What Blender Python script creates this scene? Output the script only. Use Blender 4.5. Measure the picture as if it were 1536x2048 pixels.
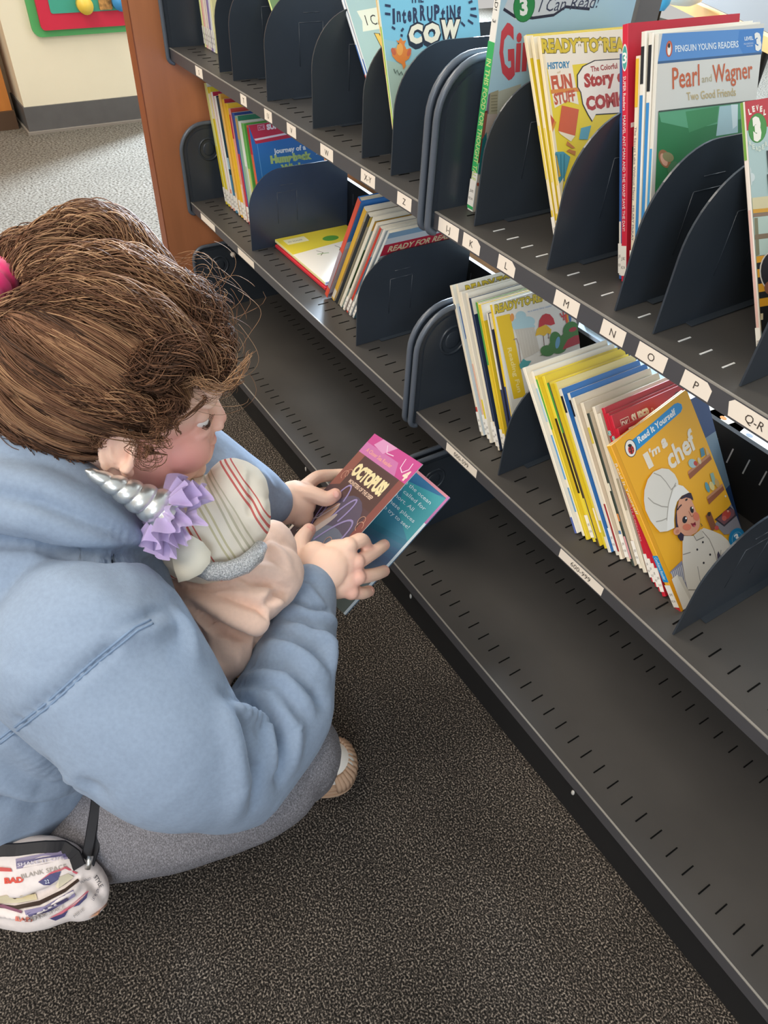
import bpy, bmesh, math, random
import numpy as np
from mathutils import Vector, Matrix
random.seed(7)
for o in list(bpy.data.objects): bpy.data.objects.remove(o)
SC = bpy.context.scene
COL = SC.collection
R = math.radians
# ------------------------------------------------------------ camera
CAM = np.array([.7200, -.5396, 1.0198]); YAW, PITCH, ROLL, FPX = .60588, .76397, .06190, 1437.25
_f0 = np.array([-math.cos(YAW), math.sin(YAW), 0]); _r0 = np.array([math.sin(YAW), math.cos(YAW), 0])
cf = _f0*math.cos(PITCH) + np.array([0, 0, -1])*math.sin(PITCH)
_u = np.cross(_r0, cf)
cr = _r0*math.cos(ROLL) + _u*math.sin(ROLL); cu = -_r0*math.sin(ROLL) + _u*math.cos(ROLL)
cam_d = bpy.data.cameras.new('camera'); cam = bpy.data.objects.new('camera', cam_d); COL.objects.link(cam)
cam.matrix_world = Matrix(((cr[0], cu[0], -cf[0], CAM[0]), (cr[1], cu[1], -cf[1], CAM[1]), (cr[2], cu[2], -cf[2], CAM[2]), (0, 0, 0, 1)))
cam_d.sensor_fit = 'VERTICAL'; cam_d.sensor_height = 36; cam_d.sensor_width = 27; cam_d.lens = FPX*36/2048
cam_d.clip_start = .02
SC.camera = cam
def P(x, y, t):                       # point on the sight line of a photo pixel, t metres along the optical axis
    return CAM + t*(cf + cr*(x-768)/FPX - cu*(y-1024)/FPX)
def onp(x, y, ax, val):               # sight line met with an axis plane
    d = cf + cr*(x-768)/FPX - cu*(y-1024)/FPX
    return CAM + d*(val-CAM[ax])/d[ax]
# ------------------------------------------------------------ light
SC.view_settings.view_transform = 'Standard'; SC.view_settings.look = 'None'
SC.view_settings.exposure = 0.64; SC.view_settings.gamma = 1; SC.view_settings.use_curve_mapping = False
w = bpy.data.worlds.new('World'); SC.world = w; w.use_nodes = True
bg = w.node_tree.nodes['Background']; bg.inputs[0].default_value = (1, .97, .93, 1); bg.inputs[1].default_value = .38
def area(name, loc, target, sx, sy, power, col):
    l = bpy.data.lights.new(name, 'AREA'); l.shape = 'RECTANGLE'; l.size = sx; l.size_y = sy; l.energy = power; l.color = col
    o = bpy.data.objects.new(name, l); COL.objects.link(o); o.location = loc
    o.rotation_euler = (Vector(target)-Vector(loc)).to_track_quat('-Z', 'Y').to_euler()
    return o
area('ceiling_light', (.5, -1.5, 2.75), (.2, -.3, 0), 1.6, 1.6, 48, (1, .90, .78))
area('ceiling_light', (-1.7, -.9, 2.75), (-1.7, -.6, 0), 1.6, .8, 32, (1, .90, .76))
area('window_daylight', (-4.2, 3.1, 1.9), (-1.3, -.4, 0), 0.5, 1.6, 760, (.66, .82, 1))
area('window_daylight', (.6, 4.4, 2.2), (.2, .3, .5), 2.6, 1.6, 32, (.86, .93, 1))
area('window_daylight', (2.6, -1.9, 1.7), (.2, -.3, .4), 1.2, 1.4, 20, (.72, .85, 1))
# ------------------------------------------------------------ materials
def lin(h):
    if isinstance(h, str):
        h = h.lstrip('#'); c = [int(h[i:i+2], 16)/255 for i in (0, 2, 4)]
    else: c = list(h)
    return tuple((v/12.92 if v <= .04045 else ((v+.055)/1.055)**2.4) for v in c)
_M = {}
def mat(name, col, rough=.5, spec=.5, metal=0, noise=None, bump=None, sss=0, sheen=0, coat=0):
    if name in _M: return _M[name]
    m = bpy.data.materials.new(name); m.use_nodes = True; nt = m.node_tree; b = nt.nodes['Principled BSDF']
    c = lin(col); b.inputs['Base Color'].default_value = (*c, 1)
    b.inputs['Roughness'].default_value = rough; b.inputs['Specular IOR Level'].default_value = spec; b.inputs['Metallic'].default_value = metal
    if sss:
        b.inputs['Subsurface Weight'].default_value = sss; b.inputs['Subsurface Radius'].default_value = (1, .35, .2); b.inputs['Subsurface Scale'].default_value = .008
    if sheen: b.inputs['Sheen Weight'].default_value = sheen; b.inputs['Sheen Roughness'].default_value = .6
    if coat: b.inputs['Coat Weight'].default_value = coat; b.inputs['Coat Roughness'].default_value = .25
    tc = nt.nodes.new('ShaderNodeTexCoord')
    if noise:                         # (scale, amount, detail [, stretch])
        st = noise[3] if len(noise) > 3 else (1, 1, 1)
        mp = nt.nodes.new('ShaderNodeMapping'); mp.inputs['Scale'].default_value = st; nt.links.new(tc.outputs['Object'], mp.inputs[0])
        n = nt.nodes.new('ShaderNodeTexNoise'); n.inputs['Scale'].default_value = noise[0]; n.inputs['Detail'].default_value = noise[2]
        nt.links.new(mp.outputs[0], n.inputs['Vector'])
        r = nt.nodes.new('ShaderNodeValToRGB'); a = noise[1]
        r.color_ramp.elements[0].position = .3; r.color_ramp.elements[1].position = .7
        r.color_ramp.elements[0].color = (*[v*(1-a) for v in c], 1); r.color_ramp.elements[1].color = (*[min(1, v*(1+a)) for v in c], 1)
        nt.links.new(n.outputs['Fac'], r.inputs[0]); nt.links.new(r.outputs[0], b.inputs['Base Color'])
    if bump:                          # (scale, strength, distance [, stretch])
        st = bump[3] if len(bump) > 3 else (1, 1, 1)
        mp = nt.nodes.new('ShaderNodeMapping'); mp.inputs['Scale'].default_value = st; nt.links.new(tc.outputs['Object'], mp.inputs[0])
        n = nt.nodes.new('ShaderNodeTexNoise'); n.inputs['Scale'].default_value = bump[0]; n.inputs['Detail'].default_value = 4
        nt.links.new(mp.outputs[0], n.inputs['Vector'])
        bp = nt.nodes.new('ShaderNodeBump'); bp.inputs['Strength'].default_value = bump[1]; bp.inputs['Distance'].default_value = bump[2]
        nt.links.new(n.outputs['Fac'], bp.inputs['Height']); nt.links.new(bp.outputs[0], b.inputs['Normal'])
    _M[name] = m; return m
def ink(col, rough=.45):
    return mat('print_'+(col if isinstance(col, str) else '%02x%02x%02x' % tuple(int(v*255) for v in col)).lstrip('#'), col, rough, .35)
def ramp_mat(name, scale, stops, rough=.9, bump=.4, dist=.002, detail=2, spec=.2, stretch=(1, 1, 1), kind='NOISE', sc2=None, constant=False):
    m = bpy.data.materials.new(name); m.use_nodes = True; nt = m.node_tree; b = nt.nodes['Principled BSDF']
    b.inputs['Roughness'].default_value = rough; b.inputs['Specular IOR Level'].default_value = spec
    tc = nt.nodes.new('ShaderNodeTexCoord'); mp = nt.nodes.new('ShaderNodeMapping'); mp.inputs['Scale'].default_value = stretch
    nt.links.new(tc.outputs['Object'], mp.inputs[0])
    n = nt.nodes.new('ShaderNodeTexNoise'); n.inputs['Scale'].default_value = scale; n.inputs['Detail'].default_value = detail
    nt.links.new(mp.outputs[0], n.inputs['Vector'])
    r = nt.nodes.new('ShaderNodeValToRGB'); cr_ = r.color_ramp
    if constant: cr_.interpolation = 'CONSTANT'
    while len(cr_.elements) < len(stops): cr_.elements.new(.5)
    for e, (p_, c_) in zip(cr_.elements, stops): e.position = p_; e.color = (*lin(c_), 1)
    nt.links.new(n.outputs['Fac'], r.inputs[0])
    out = r.outputs[0]
    if sc2:                           # slow large-scale tone variation: (scale, low, high)
        n2 = nt.nodes.new('ShaderNodeTexNoise'); n2.inputs['Scale'].default_value = sc2[0]; nt.links.new(tc.outputs['Object'], n2.inputs['Vector'])
        mr = nt.nodes.new('ShaderNodeMapRange'); mr.inputs[1].default_value = .3; mr.inputs[2].default_value = .7; mr.inputs[3].default_value = sc2[1]; mr.inputs[4].default_value = sc2[2]
        nt.links.new(n2.outputs['Fac'], mr.inputs[0])
        mx = nt.nodes.new('ShaderNodeVectorMath'); mx.operation = 'SCALE'; nt.links.new(out, mx.inputs[0]); nt.links.new(mr.outputs[0], mx.inputs['Scale']); out = mx.outputs[0]
    nt.links.new(out, b.inputs['Base Color'])
    if bump:
        bp = nt.nodes.new('ShaderNodeBump'); bp.inputs['Strength'].default_value = bump; bp.inputs['Distance'].default_value = dist
        nt.links.new(n.outputs['Fac'], bp.inputs['Height']); nt.links.new(bp.outputs[0], b.inputs['Normal'])
    _M[name] = m; return m
# ------------------------------------------------------------ mesh helpers
class MB:
    def __init__(s): s.v = []; s.f = []; s.m = []; s.mats = []; s.smooth = []
    def mi(s, m):
        if m not in s.mats: s.mats.append(m)
        return s.mats.index(m)
    def add(s, vs, fs, m, smooth=False):
        k = len(s.v); s.v += [tuple(map(float, v)) for v in vs]; i = s.mi(m)
        for f in fs: s.f.append([a+k for a in f]); s.m.append(i); s.smooth.append(smooth)
    def box(s, a, b, m):
        x0, y0, z0 = a; x1, y1, z1 = b
        s.add([(x0, y0, z0), (x1, y0, z0), (x1, y1, z0), (x0, y1, z0), (x0, y0, z1), (x1, y0, z1), (x1, y1, z1), (x0, y1, z1)],
              [(0, 3, 2, 1), (4, 5, 6, 7), (0, 1, 5, 4), (1, 2, 6, 5), (2, 3, 7, 6), (3, 0, 4, 7)], m)
    def prism(s, pts, to3, d, m):     # 2-D outline, to3(u,v,w), thickness 0..d
        n = len(pts); vs = [to3(u, v, 0) for u, v in pts] + [to3(u, v, d) for u, v in pts]
        s.add(vs, [tuple(range(n-1, -1, -1)), tuple(range(n, 2*n))] + [(i, (i+1) % n, n+(i+1) % n, n+i) for i in range(n)], m)
    def tube(s, pts, rad, m, seg=8, cap=True, smooth=True, flat=1.0, up=None):
        pts = [np.array(p, float) for p in pts]; n = len(pts); rad = rad if hasattr(rad, '__len__') else [rad]*n
        vs = []; fs = []; prev = None
        for i, p in enumerate(pts):
            t = pts[min(i+1, n-1)]-pts[max(i-1, 0)]; t = t/(np.linalg.norm(t)+1e-9)
            ref = prev if prev is not None else (np.array(up, float) if up is not None else (np.array([0, 0, 1.]) if abs(t[2]) < .9 else np.array([1., 0, 0])))
            a = ref - t*(ref@t); a /= np.linalg.norm(a)+1e-9; b = np.cross(t, a); prev = a
            for k in range(seg):
                q = 2*math.pi*k/seg; vs.append(p + rad[i]*(a*math.cos(q)*flat + b*math.sin(q)))
        for i in range(n-1):
            for k in range(seg):
                k2 = (k+1) % seg; fs.append((i*seg+k, i*seg+k2, (i+1)*seg+k2, (i+1)*seg+k))
        if cap: fs += [tuple(range(seg-1, -1, -1)), tuple(range((n-1)*seg, n*seg))]
        s.add(vs, fs, m, smooth)
    def ell(s, c, r, m, rot=None, nu=16, nv=10):
        c = np.array(c, float); rot = np.eye(3) if rot is None else np.array(rot); vs = []; fs = []
        vs.append(c + rot@np.array([0, 0, r[2]]))
        for i in range(1, nv):
            th = math.pi*i/nv
            for k in range(nu):
                ph = 2*math.pi*k/nu; vs.append(c + rot@np.array([r[0]*math.sin(th)*math.cos(ph), r[1]*math.sin(th)*math.sin(ph), r[2]*math.cos(th)]))
        vs.append(c - rot@np.array([0, 0, r[2]]))
        for k in range(nu):
            k2 = (k+1) % nu; fs.append((0, 1+k, 1+k2)); L = 1+(nv-2)*nu; fs.append((L+k2, L+k, len(vs)-1))
            for i in range(nv-2): a = 1+i*nu; fs.append((a+k, a+nu+k, a+nu+k2, a+k2))
        s.add(vs, fs, m, True)
    def build(s, name, parent=None, **kw):
        me = bpy.data.meshes.new(name); me.from_pydata(s.v, [], s.f)
        for m in s.mats: me.materials.append(m)
        me.polygons.foreach_set('material_index', s.m); me.polygons.foreach_set('use_smooth', s.smooth); me.update()
        o = bpy.data.objects.new(name, me); COL.objects.link(o)
        if parent is not None: o.parent = parent
        for k, v in kw.items(): o[k] = v
        return o
def tag(o, label, cat, group=None, kind=None):
    o['label'] = label; o['category'] = cat
    if group: o['group'] = group
    if kind: o['kind'] = kind
    return o
def thing(name, label, cat, loc=(0, 0, 0), group=None):
    o = bpy.data.objects.new(name, None); COL.objects.link(o); o.location = loc; o.empty_display_size = .05
    return tag(o, label, cat, group)
def struct(mb, name):
    o = mb.build(name); o['kind'] = 'structure'; return o
_T = {}
def text2d(s, bold=0, shear=0):
    k = (s, bold, shear)
    if k in _T: return _T[k]
    cu_ = bpy.data.curves.new('t', 'FONT'); cu_.body = s; cu_.size = 1; cu_.resolution_u = 2; cu_.offset = bold; cu_.shear = shear
    o = bpy.data.objects.new('t', cu_); COL.objects.link(o); bpy.context.view_layer.update()
    me = bpy.data.meshes.new_from_object(o.evaluated_get(bpy.context.evaluated_depsgraph_get()))
    vs = [(v.co.x, v.co.y) for v in me.vertices]; fs = [tuple(p.vertices) for p in me.polygons]
    bpy.data.objects.remove(o); bpy.data.meshes.remove(me); bpy.data.curves.remove(cu_)
    x0 = min([v[0] for v in vs] or [0]); x1 = max([v[0] for v in vs] or [1]); 
    vs = [((x-x0), y) for x, y in vs]; _T[k] = (vs, fs, x1-x0); return _T[k]
class Art:
    """flat printed shapes laid on a surface; to3(u,v,layer_offset)"""
    def __init__(s, to3, eps=.000025, base=.0002): s.mb = MB(); s.to3 = to3; s.e = eps; s.b = base; s.n = 0
    def put(s, vs, fs, col, same=False):
        s.n += 1
        h = s.b + s.e*s.n; s.mb.add([s.to3(u, v, h) for u, v in vs], fs, ink(col) if not hasattr(col, 'node_tree') else col)
    def poly(s, pts, col): s.put(pts, [tuple(range(len(pts)))], col)
    def rect(s, u0, v0, u1, v1, col): s.poly([(u0, v0), (u1, v0), (u1, v1), (u0, v1)], col)
    def ell(s, u, v, ru, rv, col, n=20, rot=0, a0=0, a1=360):
        c, d = math.cos(R(rot)), math.sin(R(rot)); N = n if a1-a0 == 360 else n+1
        P_ = [(ru*math.cos(R(a0+(a1-a0)*i/n)), rv*math.sin(R(a0+(a1-a0)*i/n))) for i in range(N)]
        s.poly([(u+x*c-y*d, v+x*d+y*c) for x, y in P_], col)
    def line(s, pts, wd, col):
        vs = []; n = len(pts)
        for i in range(n):
            a = pts[max(i-1, 0)]; b = pts[min(i+1, n-1)]; dx, dy = b[0]-a[0], b[1]-a[1]; L = math.hypot(dx, dy)+1e-9
            vs += [(pts[i][0]-dy/L*wd/2, pts[i][1]+dx/L*wd/2), (pts[i][0]+dy/L*wd/2, pts[i][1]-dx/L*wd/2)]
        s.put(vs, [(2*i, 2*i+1, 2*i+3, 2*i+2) for i in range(n-1)], col)
    def text(s, t, u, v, h, col, width=None, rot=0, bold=0, shear=0, center=False, outline=None):
        vs, fs, W = text2d(t, bold, shear); sy = h/.70; sx = sy if width is None else width/max(W, 1e-6)
        if width is None: width = W*sx
        off = width/2 if center else 0; c, d = math.cos(R(rot)), math.sin(R(rot))
        if outline:
            v2, f2, W2 = text2d(t, bold+.035, shear)
            s.put([(u+(x*sx-off-.035*sx)*c-(y*sy)*d, v+(x*sx-off-.035*sx)*d+(y*sy)*c) for x, y in v2], f2, outline)
        s.put([(u+(x*sx-off)*c-(y*sy)*d, v+(x*sx-off)*d+(y*sy)*c) for x, y in vs], fs, col)
    def build(s, name, parent, **kw):
        return s.mb.build(name, parent, **kw)
# shared materials
m_shelf = mat('shelf_grey_enamel', '#474441', .44, .4, noise=(9, .10, 4), bump=(700, .08, .0004))
m_lip = mat('shelf_lip_enamel', '#4b4a4d', .42, .5)
m_edge = mat('shelf_pale_edge', '#8f8a82', .45, .5)
m_dark = mat('dark_steel_enamel', '#1f1f20', .55, .4)
m_slot = mat('slot_black', '#0b0b0b', .9, .1)
m_slotw = mat('slot_pale_grey', '#d8d8d6', .5, .5)  # pale grey strips, given to the nearer slots only
m_blue = mat('bracket_blue_grey_enamel', '#353b42', .30, .5, noise=(14, .08, 3))
m_rim = mat('bracket_rim', '#596069', .30, .5)
m_paper = mat('sticker_paper', '#f2e6d6', .55, .3)
m_wood = mat('cherry_veneer', '#bb7850', .42, .4, noise=(3.5, .16, 6, (5, 5, .45)))
m_wood2 = mat('cherry_edge_band', '#8d4f30', .45, .4, noise=(5, .12, 5, (6, 6, .6)))
# ------------------------------------------------------------ structure
b = MB()
carpet = ramp_mat('speckled_carpet', 420, [(.36, '#191716'), (.47, '#322e2a'), (.54, '#4b453f'), (.61, '#887d72'), (.72, '#aca192')], .95, .7, .003, 3, .1, sc2=(7, .85, 1.12))
b.add([(-1.0, -3, 0), (3, -3, 0), (3, 5, 0), (-1.0, 5, 0)], [(0, 1, 2, 3)], carpet); struct(b, 'floor')
vinyl = ramp_mat('speckled_vinyl', 120, [(.32, '#3b362f'), (.43, '#5c554b'), (.52, '#706a60'), (.64, '#7b756c'), (.74, '#989186')], .85, .1, .001, 4, .1, sc2=(3, .93, 1.05))
b = MB(); b.add([(-4.6, -3, 0), (-1.0, -3, 0), (-1.0, 5, 0), (-4.6, 5, 0)], [(0, 1, 2, 3)], vinyl); struct(b, 'floor')
m_wall = mat('cream_wall_paint', '#e6dcc0', .7, .3, noise=(3, .03, 3), bump=(160, .15, .001))
b = MB(); b.box((-3.12, .0, 0), (-2.86, .77, 2.8), m_wall); struct(b, 'wall_left')
m_base = mat('rubber_baseboard', '#5c5a58', .6, .4, noise=(20, .06, 2)); m_strip = mat('baseboard_toe', '#8b8378', .7, .3)
b = MB(); b.box((-3.12, -.006, 0), (-2.852, .776, .10), m_base); b.box((-3.12, -.014, 0), (-2.838, .776, .009), m_strip); struct(b, 'baseboard_left')
b = MB(); b.box((-3.2, -2.9, 0), (-3.1, .0, 2.8), m_wall); struct(b, 'wall_side')
m_oak = mat('orange_oak', '#c07a36', .5, .4, noise=(4, .15, 5, (6, 6, .5)))
b = MB(); b.box((-3.09, -1.2, .07), (-2.955, -.035, 2.1), m_oak); b.box((-3.09, -1.2, 0), (-2.94, -.03, .07), mat('plinth_brown', '#54402f', .7, .3)); 
o = b.build('wooden_cabinet'); tag(o, 'orange oak cabinet with dark plinth at the far left edge beside the cream wall', 'cabinet')
b = MB(); b.box((-4.6, -3, 2.8), (3, 5, 2.86), mat('ceiling_tile', '#e8e6e0', .9, .2)); struct(b, 'ceiling')
# wall toy
t = thing('wall_activity_panel', 'red and green play panel with round knobs mounted on the cream wall', 'toy', (-2.86, .3, .34))
def rrect(u0, v0, u1, v1, r, n=5):
    out = []
    for cx, cy, a in ((u1-r, v1-r, 0), (u0+r, v1-r, 90), (u0+r, v0+r, 180), (u1-r, v0+r, 270)):
        out += [(cx+r*math.cos(R(a+90*i/n)), cy+r*math.sin(R(a+90*i/n))) for i in range(n+1)]
    return out
toX = lambda x0: (lambda u, v, d: (x0+d, u, v))
T_ = lambda y, z: (y-.3, z-.34)
b = MB(); b.prism([T_(*q) for q in rrect(.105, .342, .66, .80, .03)], toX(0), .018, mat('green_plastic', '#4fa35c', .5)); b.build('backing_board', t)
b = MB(); b.prism([T_(*q) for q in rrect(.137, .366, .63, .775, .015)], toX(.018), .014, mat('red_plastic', '#c8243f', .4)); b.build('red_frame', t)
b = MB(); b.prism([T_(*q) for q in rrect(.185, .42, .585, .73, .008)], toX(.032), .003, mat('teal_panel', '#3d9c83', .5)); b.build('inner_panel', t)
for (y, z, c) in ((.315, .445, '#e9c64a'), (.455, .45, '#3f8fc4')):
    b = MB(); b.tube([(.035, y-.3, z-.34), (.07, y-.3, z-.34)], .03, mat('knob_'+c[1:], c, .4), 18); b.build('knob', t)
b = MB(); b.box((.035, .375-.3, .425-.34), (.045, .425-.3, .47-.34), mat('painted_picture', '#a97a3f', .5, noise=(60, .6, 2))); b.build('picture_tile', t)
# ------------------------------------------------------------ shelving unit
Z0, Z1, Z2 = .11, .3796, .6796; DEP = .25; YB = -.0513
unit = thing('library_shelving_unit', 'long dark grey metal library shelving with cherry wood end panel', 'shelving', (0, 0, 0))
b = MB(); b.box((-.955, -.062, 0), (-.918, .31, 1.5), m_wood); b.box((-.9555, -.064, 0), (-.9175, -.062, 1.5), m_wood2); b.build('end_panel', unit, label='cherry wood end panel')
for x in (-.895, 0, .914):
    b = MB(); b.box((x-.022, DEP+.012, 0), (x+.022, DEP+.05, 1.5), mat('post_grey', '#6e6a66', .5)); 
    for k in range(40): b.box((x-.005, DEP+.0115, .15+k*.032), (x+.005, DEP+.0125, .165+k*.032), m_slot)
    b.build('upright_post', unit)
# sloping grain of an open sticker label
def sticker(parent, x0, x1, y, z, h, s, cut=None):
    b = Art(lambda u, v, d: (u, y-.0002-d, v)); 
    c = .007
    pts = [(x0, z-h), (x1, z-h), (x1, z), (x0, z)]
    if cut == 'r': pts = [(x0, z-h), (x1, z-h), (x1, z-c*.7), (x1-c, z), (x0, z)]
    if cut == 'l': pts = [(x0+c*.6, z-h), (x1, z-h), (x1, z), (x0+c*.6, z), (x0, z-c*.6)]
    b.mb.add([b.to3(u, v, 0) for u, v in pts], [tuple(range(len(pts)))], m_paper)
    hh = min(.0078, h*.5)
    if s: b.text(s, (x0+x1)/2, z-h/2-hh/2, hh, '#4a4038', center=True)
    b.build('shelf_label', parent, label=('cream sticker reading %s' % s) if s else 'faded cream sticker')
SX = ((-.905, -.010), (.010, .904))
labels = {(0, 2): [('S', -.768, -.734), ('T', -.565, -.54), ('U', -.471, -.443), ('V', -.39, -.359), ('W', -.281, -.243), ('X-Y', -.165, -.128), ('Z', -.073, -.040)],
          (1, 2): [('I-J', .020, .061), ('K', .070, .103, 'r'), ('L', .136, .166, 'r'), ('M', .231, .267), ('N', .300, .331), ('O', .348, .383), ('P', .403, .435, 'r'), ('Q-R', .453, .510, 'l')],
          (0, 1): [('', -.845, -.765), ('', -.645, -.567)],
          (1, 1): [('000-599', .090, .162), ('600-999', .333, .408)]}
def make_shelf(sec, lv, side=1):
    x0, x1 = SX[sec]; z = (Z0, Z1, Z2)[lv]; y0 = YB if lv == 0 else 0; lip = (.022, .019, .021)[lv]
    Y = (lambda y: y) if side > 0 else (lambda y: 2*(DEP+.031)-y)
    def bx(b, a, c, m): ya, yc = sorted((Y(a[1]), Y(c[1]))); b.box((a[0], ya, a[2]), (c[0], yc, c[2]), m)
    b = MB(); bx(b, (x0, y0+.0015, z-.004), (x1, DEP, z), m_shelf)                           # plate
    bx(b, (x0, y0, z-lip), (x1, y0+.0015, z-.0012), m_lip); bx(b, (x0, y0-.0002, z-.0012), (x1, y0+.0022, z+.0002), m_edge)    # front lip, paler strip along the top edge
    bx(b, (x0, y0+.0015, z-lip), (x1, y0+.018, z-lip+.0015), m_lip)
    hs = .097 if lv else .235
    bx(b, (x0, DEP, z-.01), (x1, DEP+.002, z+hs), m_dark); bx(b, (x0, DEP, z+hs), (x1, DEP+.008, z+hs+.0015), m_dark)
    if side > 0:
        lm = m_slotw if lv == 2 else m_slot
        off = (.4318, .4373, .3189)[lv] % .0254
        for k in range(-37, 37):
            x = off + k*.0254
            if x < x0+.02 or x > x1-.015: continue
            w_ = .0009
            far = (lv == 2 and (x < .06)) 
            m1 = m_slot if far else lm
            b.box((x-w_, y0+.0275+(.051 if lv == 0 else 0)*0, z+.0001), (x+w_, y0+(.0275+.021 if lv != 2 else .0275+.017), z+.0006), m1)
            if lv == 0: b.box((x-w_, .2075+.027, z+.0001), (x+w_, .246, z+.0006), m1)
            if lv == 0: b.box((x-w_, .160, z+.0001), (x+w_, .180, z+.0006), m1)
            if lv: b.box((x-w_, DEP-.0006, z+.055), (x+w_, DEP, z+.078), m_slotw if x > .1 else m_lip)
    s = b.build('shelf' if lv else 'base_shelf', unit)
    if side > 0:
        for L in labels.get((sec, lv), []):
            sticker(s, L[1], L[2], y0, z-.0025, lip-.0045, L[0], L[3] if len(L) > 3 else None)
    return s
for sec in (0, 1):
    for lv in (0, 1, 2): make_shelf(sec, lv)
b = MB(); b.box((-.916, YB+.016, 0), (.914, YB+.020, Z0-.006), m_dark); b.box((-.916, DEP-.004, 0), (.914, DEP, Z0-.006), m_dark)
for k, x in enumerate((-.3, .09, .5)): b.ell((x, YB+.0155, .05), (.003, .0012, .006), mat('screw_white', '#d9d6cf', .4), nu=8, nv=6)
b.build('kick_plate', unit)
def plate_outline(y0, y1, z0, z1, rt, rb=0, n=9, back=.03):
    pts = []
    if rb: pts += [(y0+rb-rb*math.cos(R(90*i/n)), z0+rb-rb*math.sin(R(90*i/n))) for i in range(n, -1, -1)][::1]
    else: pts += [(y0, z0)]
    pts += [(y0+rt-rt*math.cos(R(90*i/n)), z1-rt+rt*math.sin(R(90*i/n))) for i in range(n+1)]
    pts += [(y1-back+back*math.sin(R(90*i/4)), z1-back+back*math.cos(R(90*i/4))) for i in range(5)]
    pts += [(y1, z0)]
    return pts
def bracket(x, d, z, y0, top, rt, emboss=True, rb=.012):
    b = MB(); o = plate_outline(y0, DEP, z-.027, z+top, rt, rb)
    b.prism(o, lambda u, v, t: (x+t*d, u, v), .003, m_blue)
    # raised rolled rim on the shelf side
    rim = [(x+d*.003, u, v) for u, v in o[:-1]]
    b.tube([np.array(q) for q in rim], .0042, m_rim, 10)
    inner = plate_outline(y0+.012, DEP-.008, z-.004, z+top-.011, max(rt-.011, .01), 0)
    b.prism(inner, lambda u, v, t: (x+.003*d+t*d, u, v), .0018, m_blue)
    if emboss:
        c = (y0+.062, z+top-.052)
        ring = [(x+d*.0048, c[0]+.022*math.cos(R(a)), c[1]+.022*math.sin(R(a))) for a in range(0, 361, 18)]
        b.tube([np.array(q) for q in ring], .0022, m_blue, 6, cap=False)
        b.ell((x+d*.0048, c[0], c[1]), (.0015, .014, .014), m_blue, nu=14, nv=8)
    b.build('shelf_bracket', unit, label='blue-grey end bracket')
for (z, emb) in ((Z1, True), (Z2, False)):
    bracket(-.906, 1, z, -.005, .158, .055, emb); bracket(-.0052, -1, z, -.008, .160, .060, emb); bracket(.0052, 1, z, -.008, .160, .060, emb)
for x, d in ((-.906, 1), (-.0052, -1), (.0052, 1)): bracket(x, d, Z0, -.012, .163, .03, True)
b = MB(); b.box((-.897, .075, .268), (-.893, .105, .278), m_paper); b.tube([(-.899, .085, .243), (-.892, .085, .243)], .006, m_paper, 10); b.build('bracket_sticker', unit)
# ------------------------------------------------------------ dividers
def divider(x, z, label, h=.150, y0=.016):
    b = MB(); o = plate_outline(0, .222, 0, h, .075, 0, 12, .02)
    b.prism(o, lambda u, v, d: (d, u, v), .002, m_blue)
    for (a, c_) in (((.062, .045), (.062, .105)), ((.062, .105), (.105, .105)), ((.105, .105), (.105, .045)), ((.07, .118), (.10, .118))):
        b.tube([(.0019, *a), (.0019, *c_)], .0006, m_blue, 6)
    b.box((.002, .045, 0), (.010, .20, .0010), m_blue)
    t = b.build('shelf_divider'); t.location = (x, y0, z+.0008)
    return tag(t, label, 'book divider', 'plain metal book dividers standing on the shelves')
# ------------------------------------------------------------ dividers on the shelves
for x, z, lab in [(-.69, Z2, 'leftmost dark divider on the upper shelf, touching the small tight row of books'),
                  (-.63, Z2, 'second dark divider from the wood panel on the upper shelf, left of the T sticker'),
                  (-.493, Z2, 'dark divider on the upper shelf above the T and U stickers'),
                  (-.335, Z2, 'dark round-topped divider on the upper shelf, behind the thin blue comic-lettered book'),
                  (-.191, Z2, 'dark divider on the upper shelf just left of the cow book'),
                  (-.116, Z2, 'dark divider on the upper shelf hiding the bottom of the cow book'),
                  (.067, Z2, 'dark divider on the upper shelf in front of the book with the green spine'),
                  (.196, Z2, 'dark divider on the upper shelf in front of the yellow comic history book'),
                  (.297, Z2, 'dark divider on the upper shelf in front of the blue-topped white and green book'),
                  (.347, Z2, 'dark divider on the upper shelf behind the red level 3 reader'),
                  (.447, Z2, 'dark divider at the right edge of the photo above the P sticker'),
                  (-.610, Z1, 'black-shadowed divider on the middle shelf in front of the red and blue whale book'),
                  (-.196, Z1, 'black-shadowed divider on the middle shelf beside the right-leaning books'),
                  (.186, Z1, 'blue-grey divider on the middle shelf between the umbrella book and the packed row'),
                  (.497, Z1, 'scratched black divider on the middle shelf at the right of the chef book')]:
    divider(x, z, lab)
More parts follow.
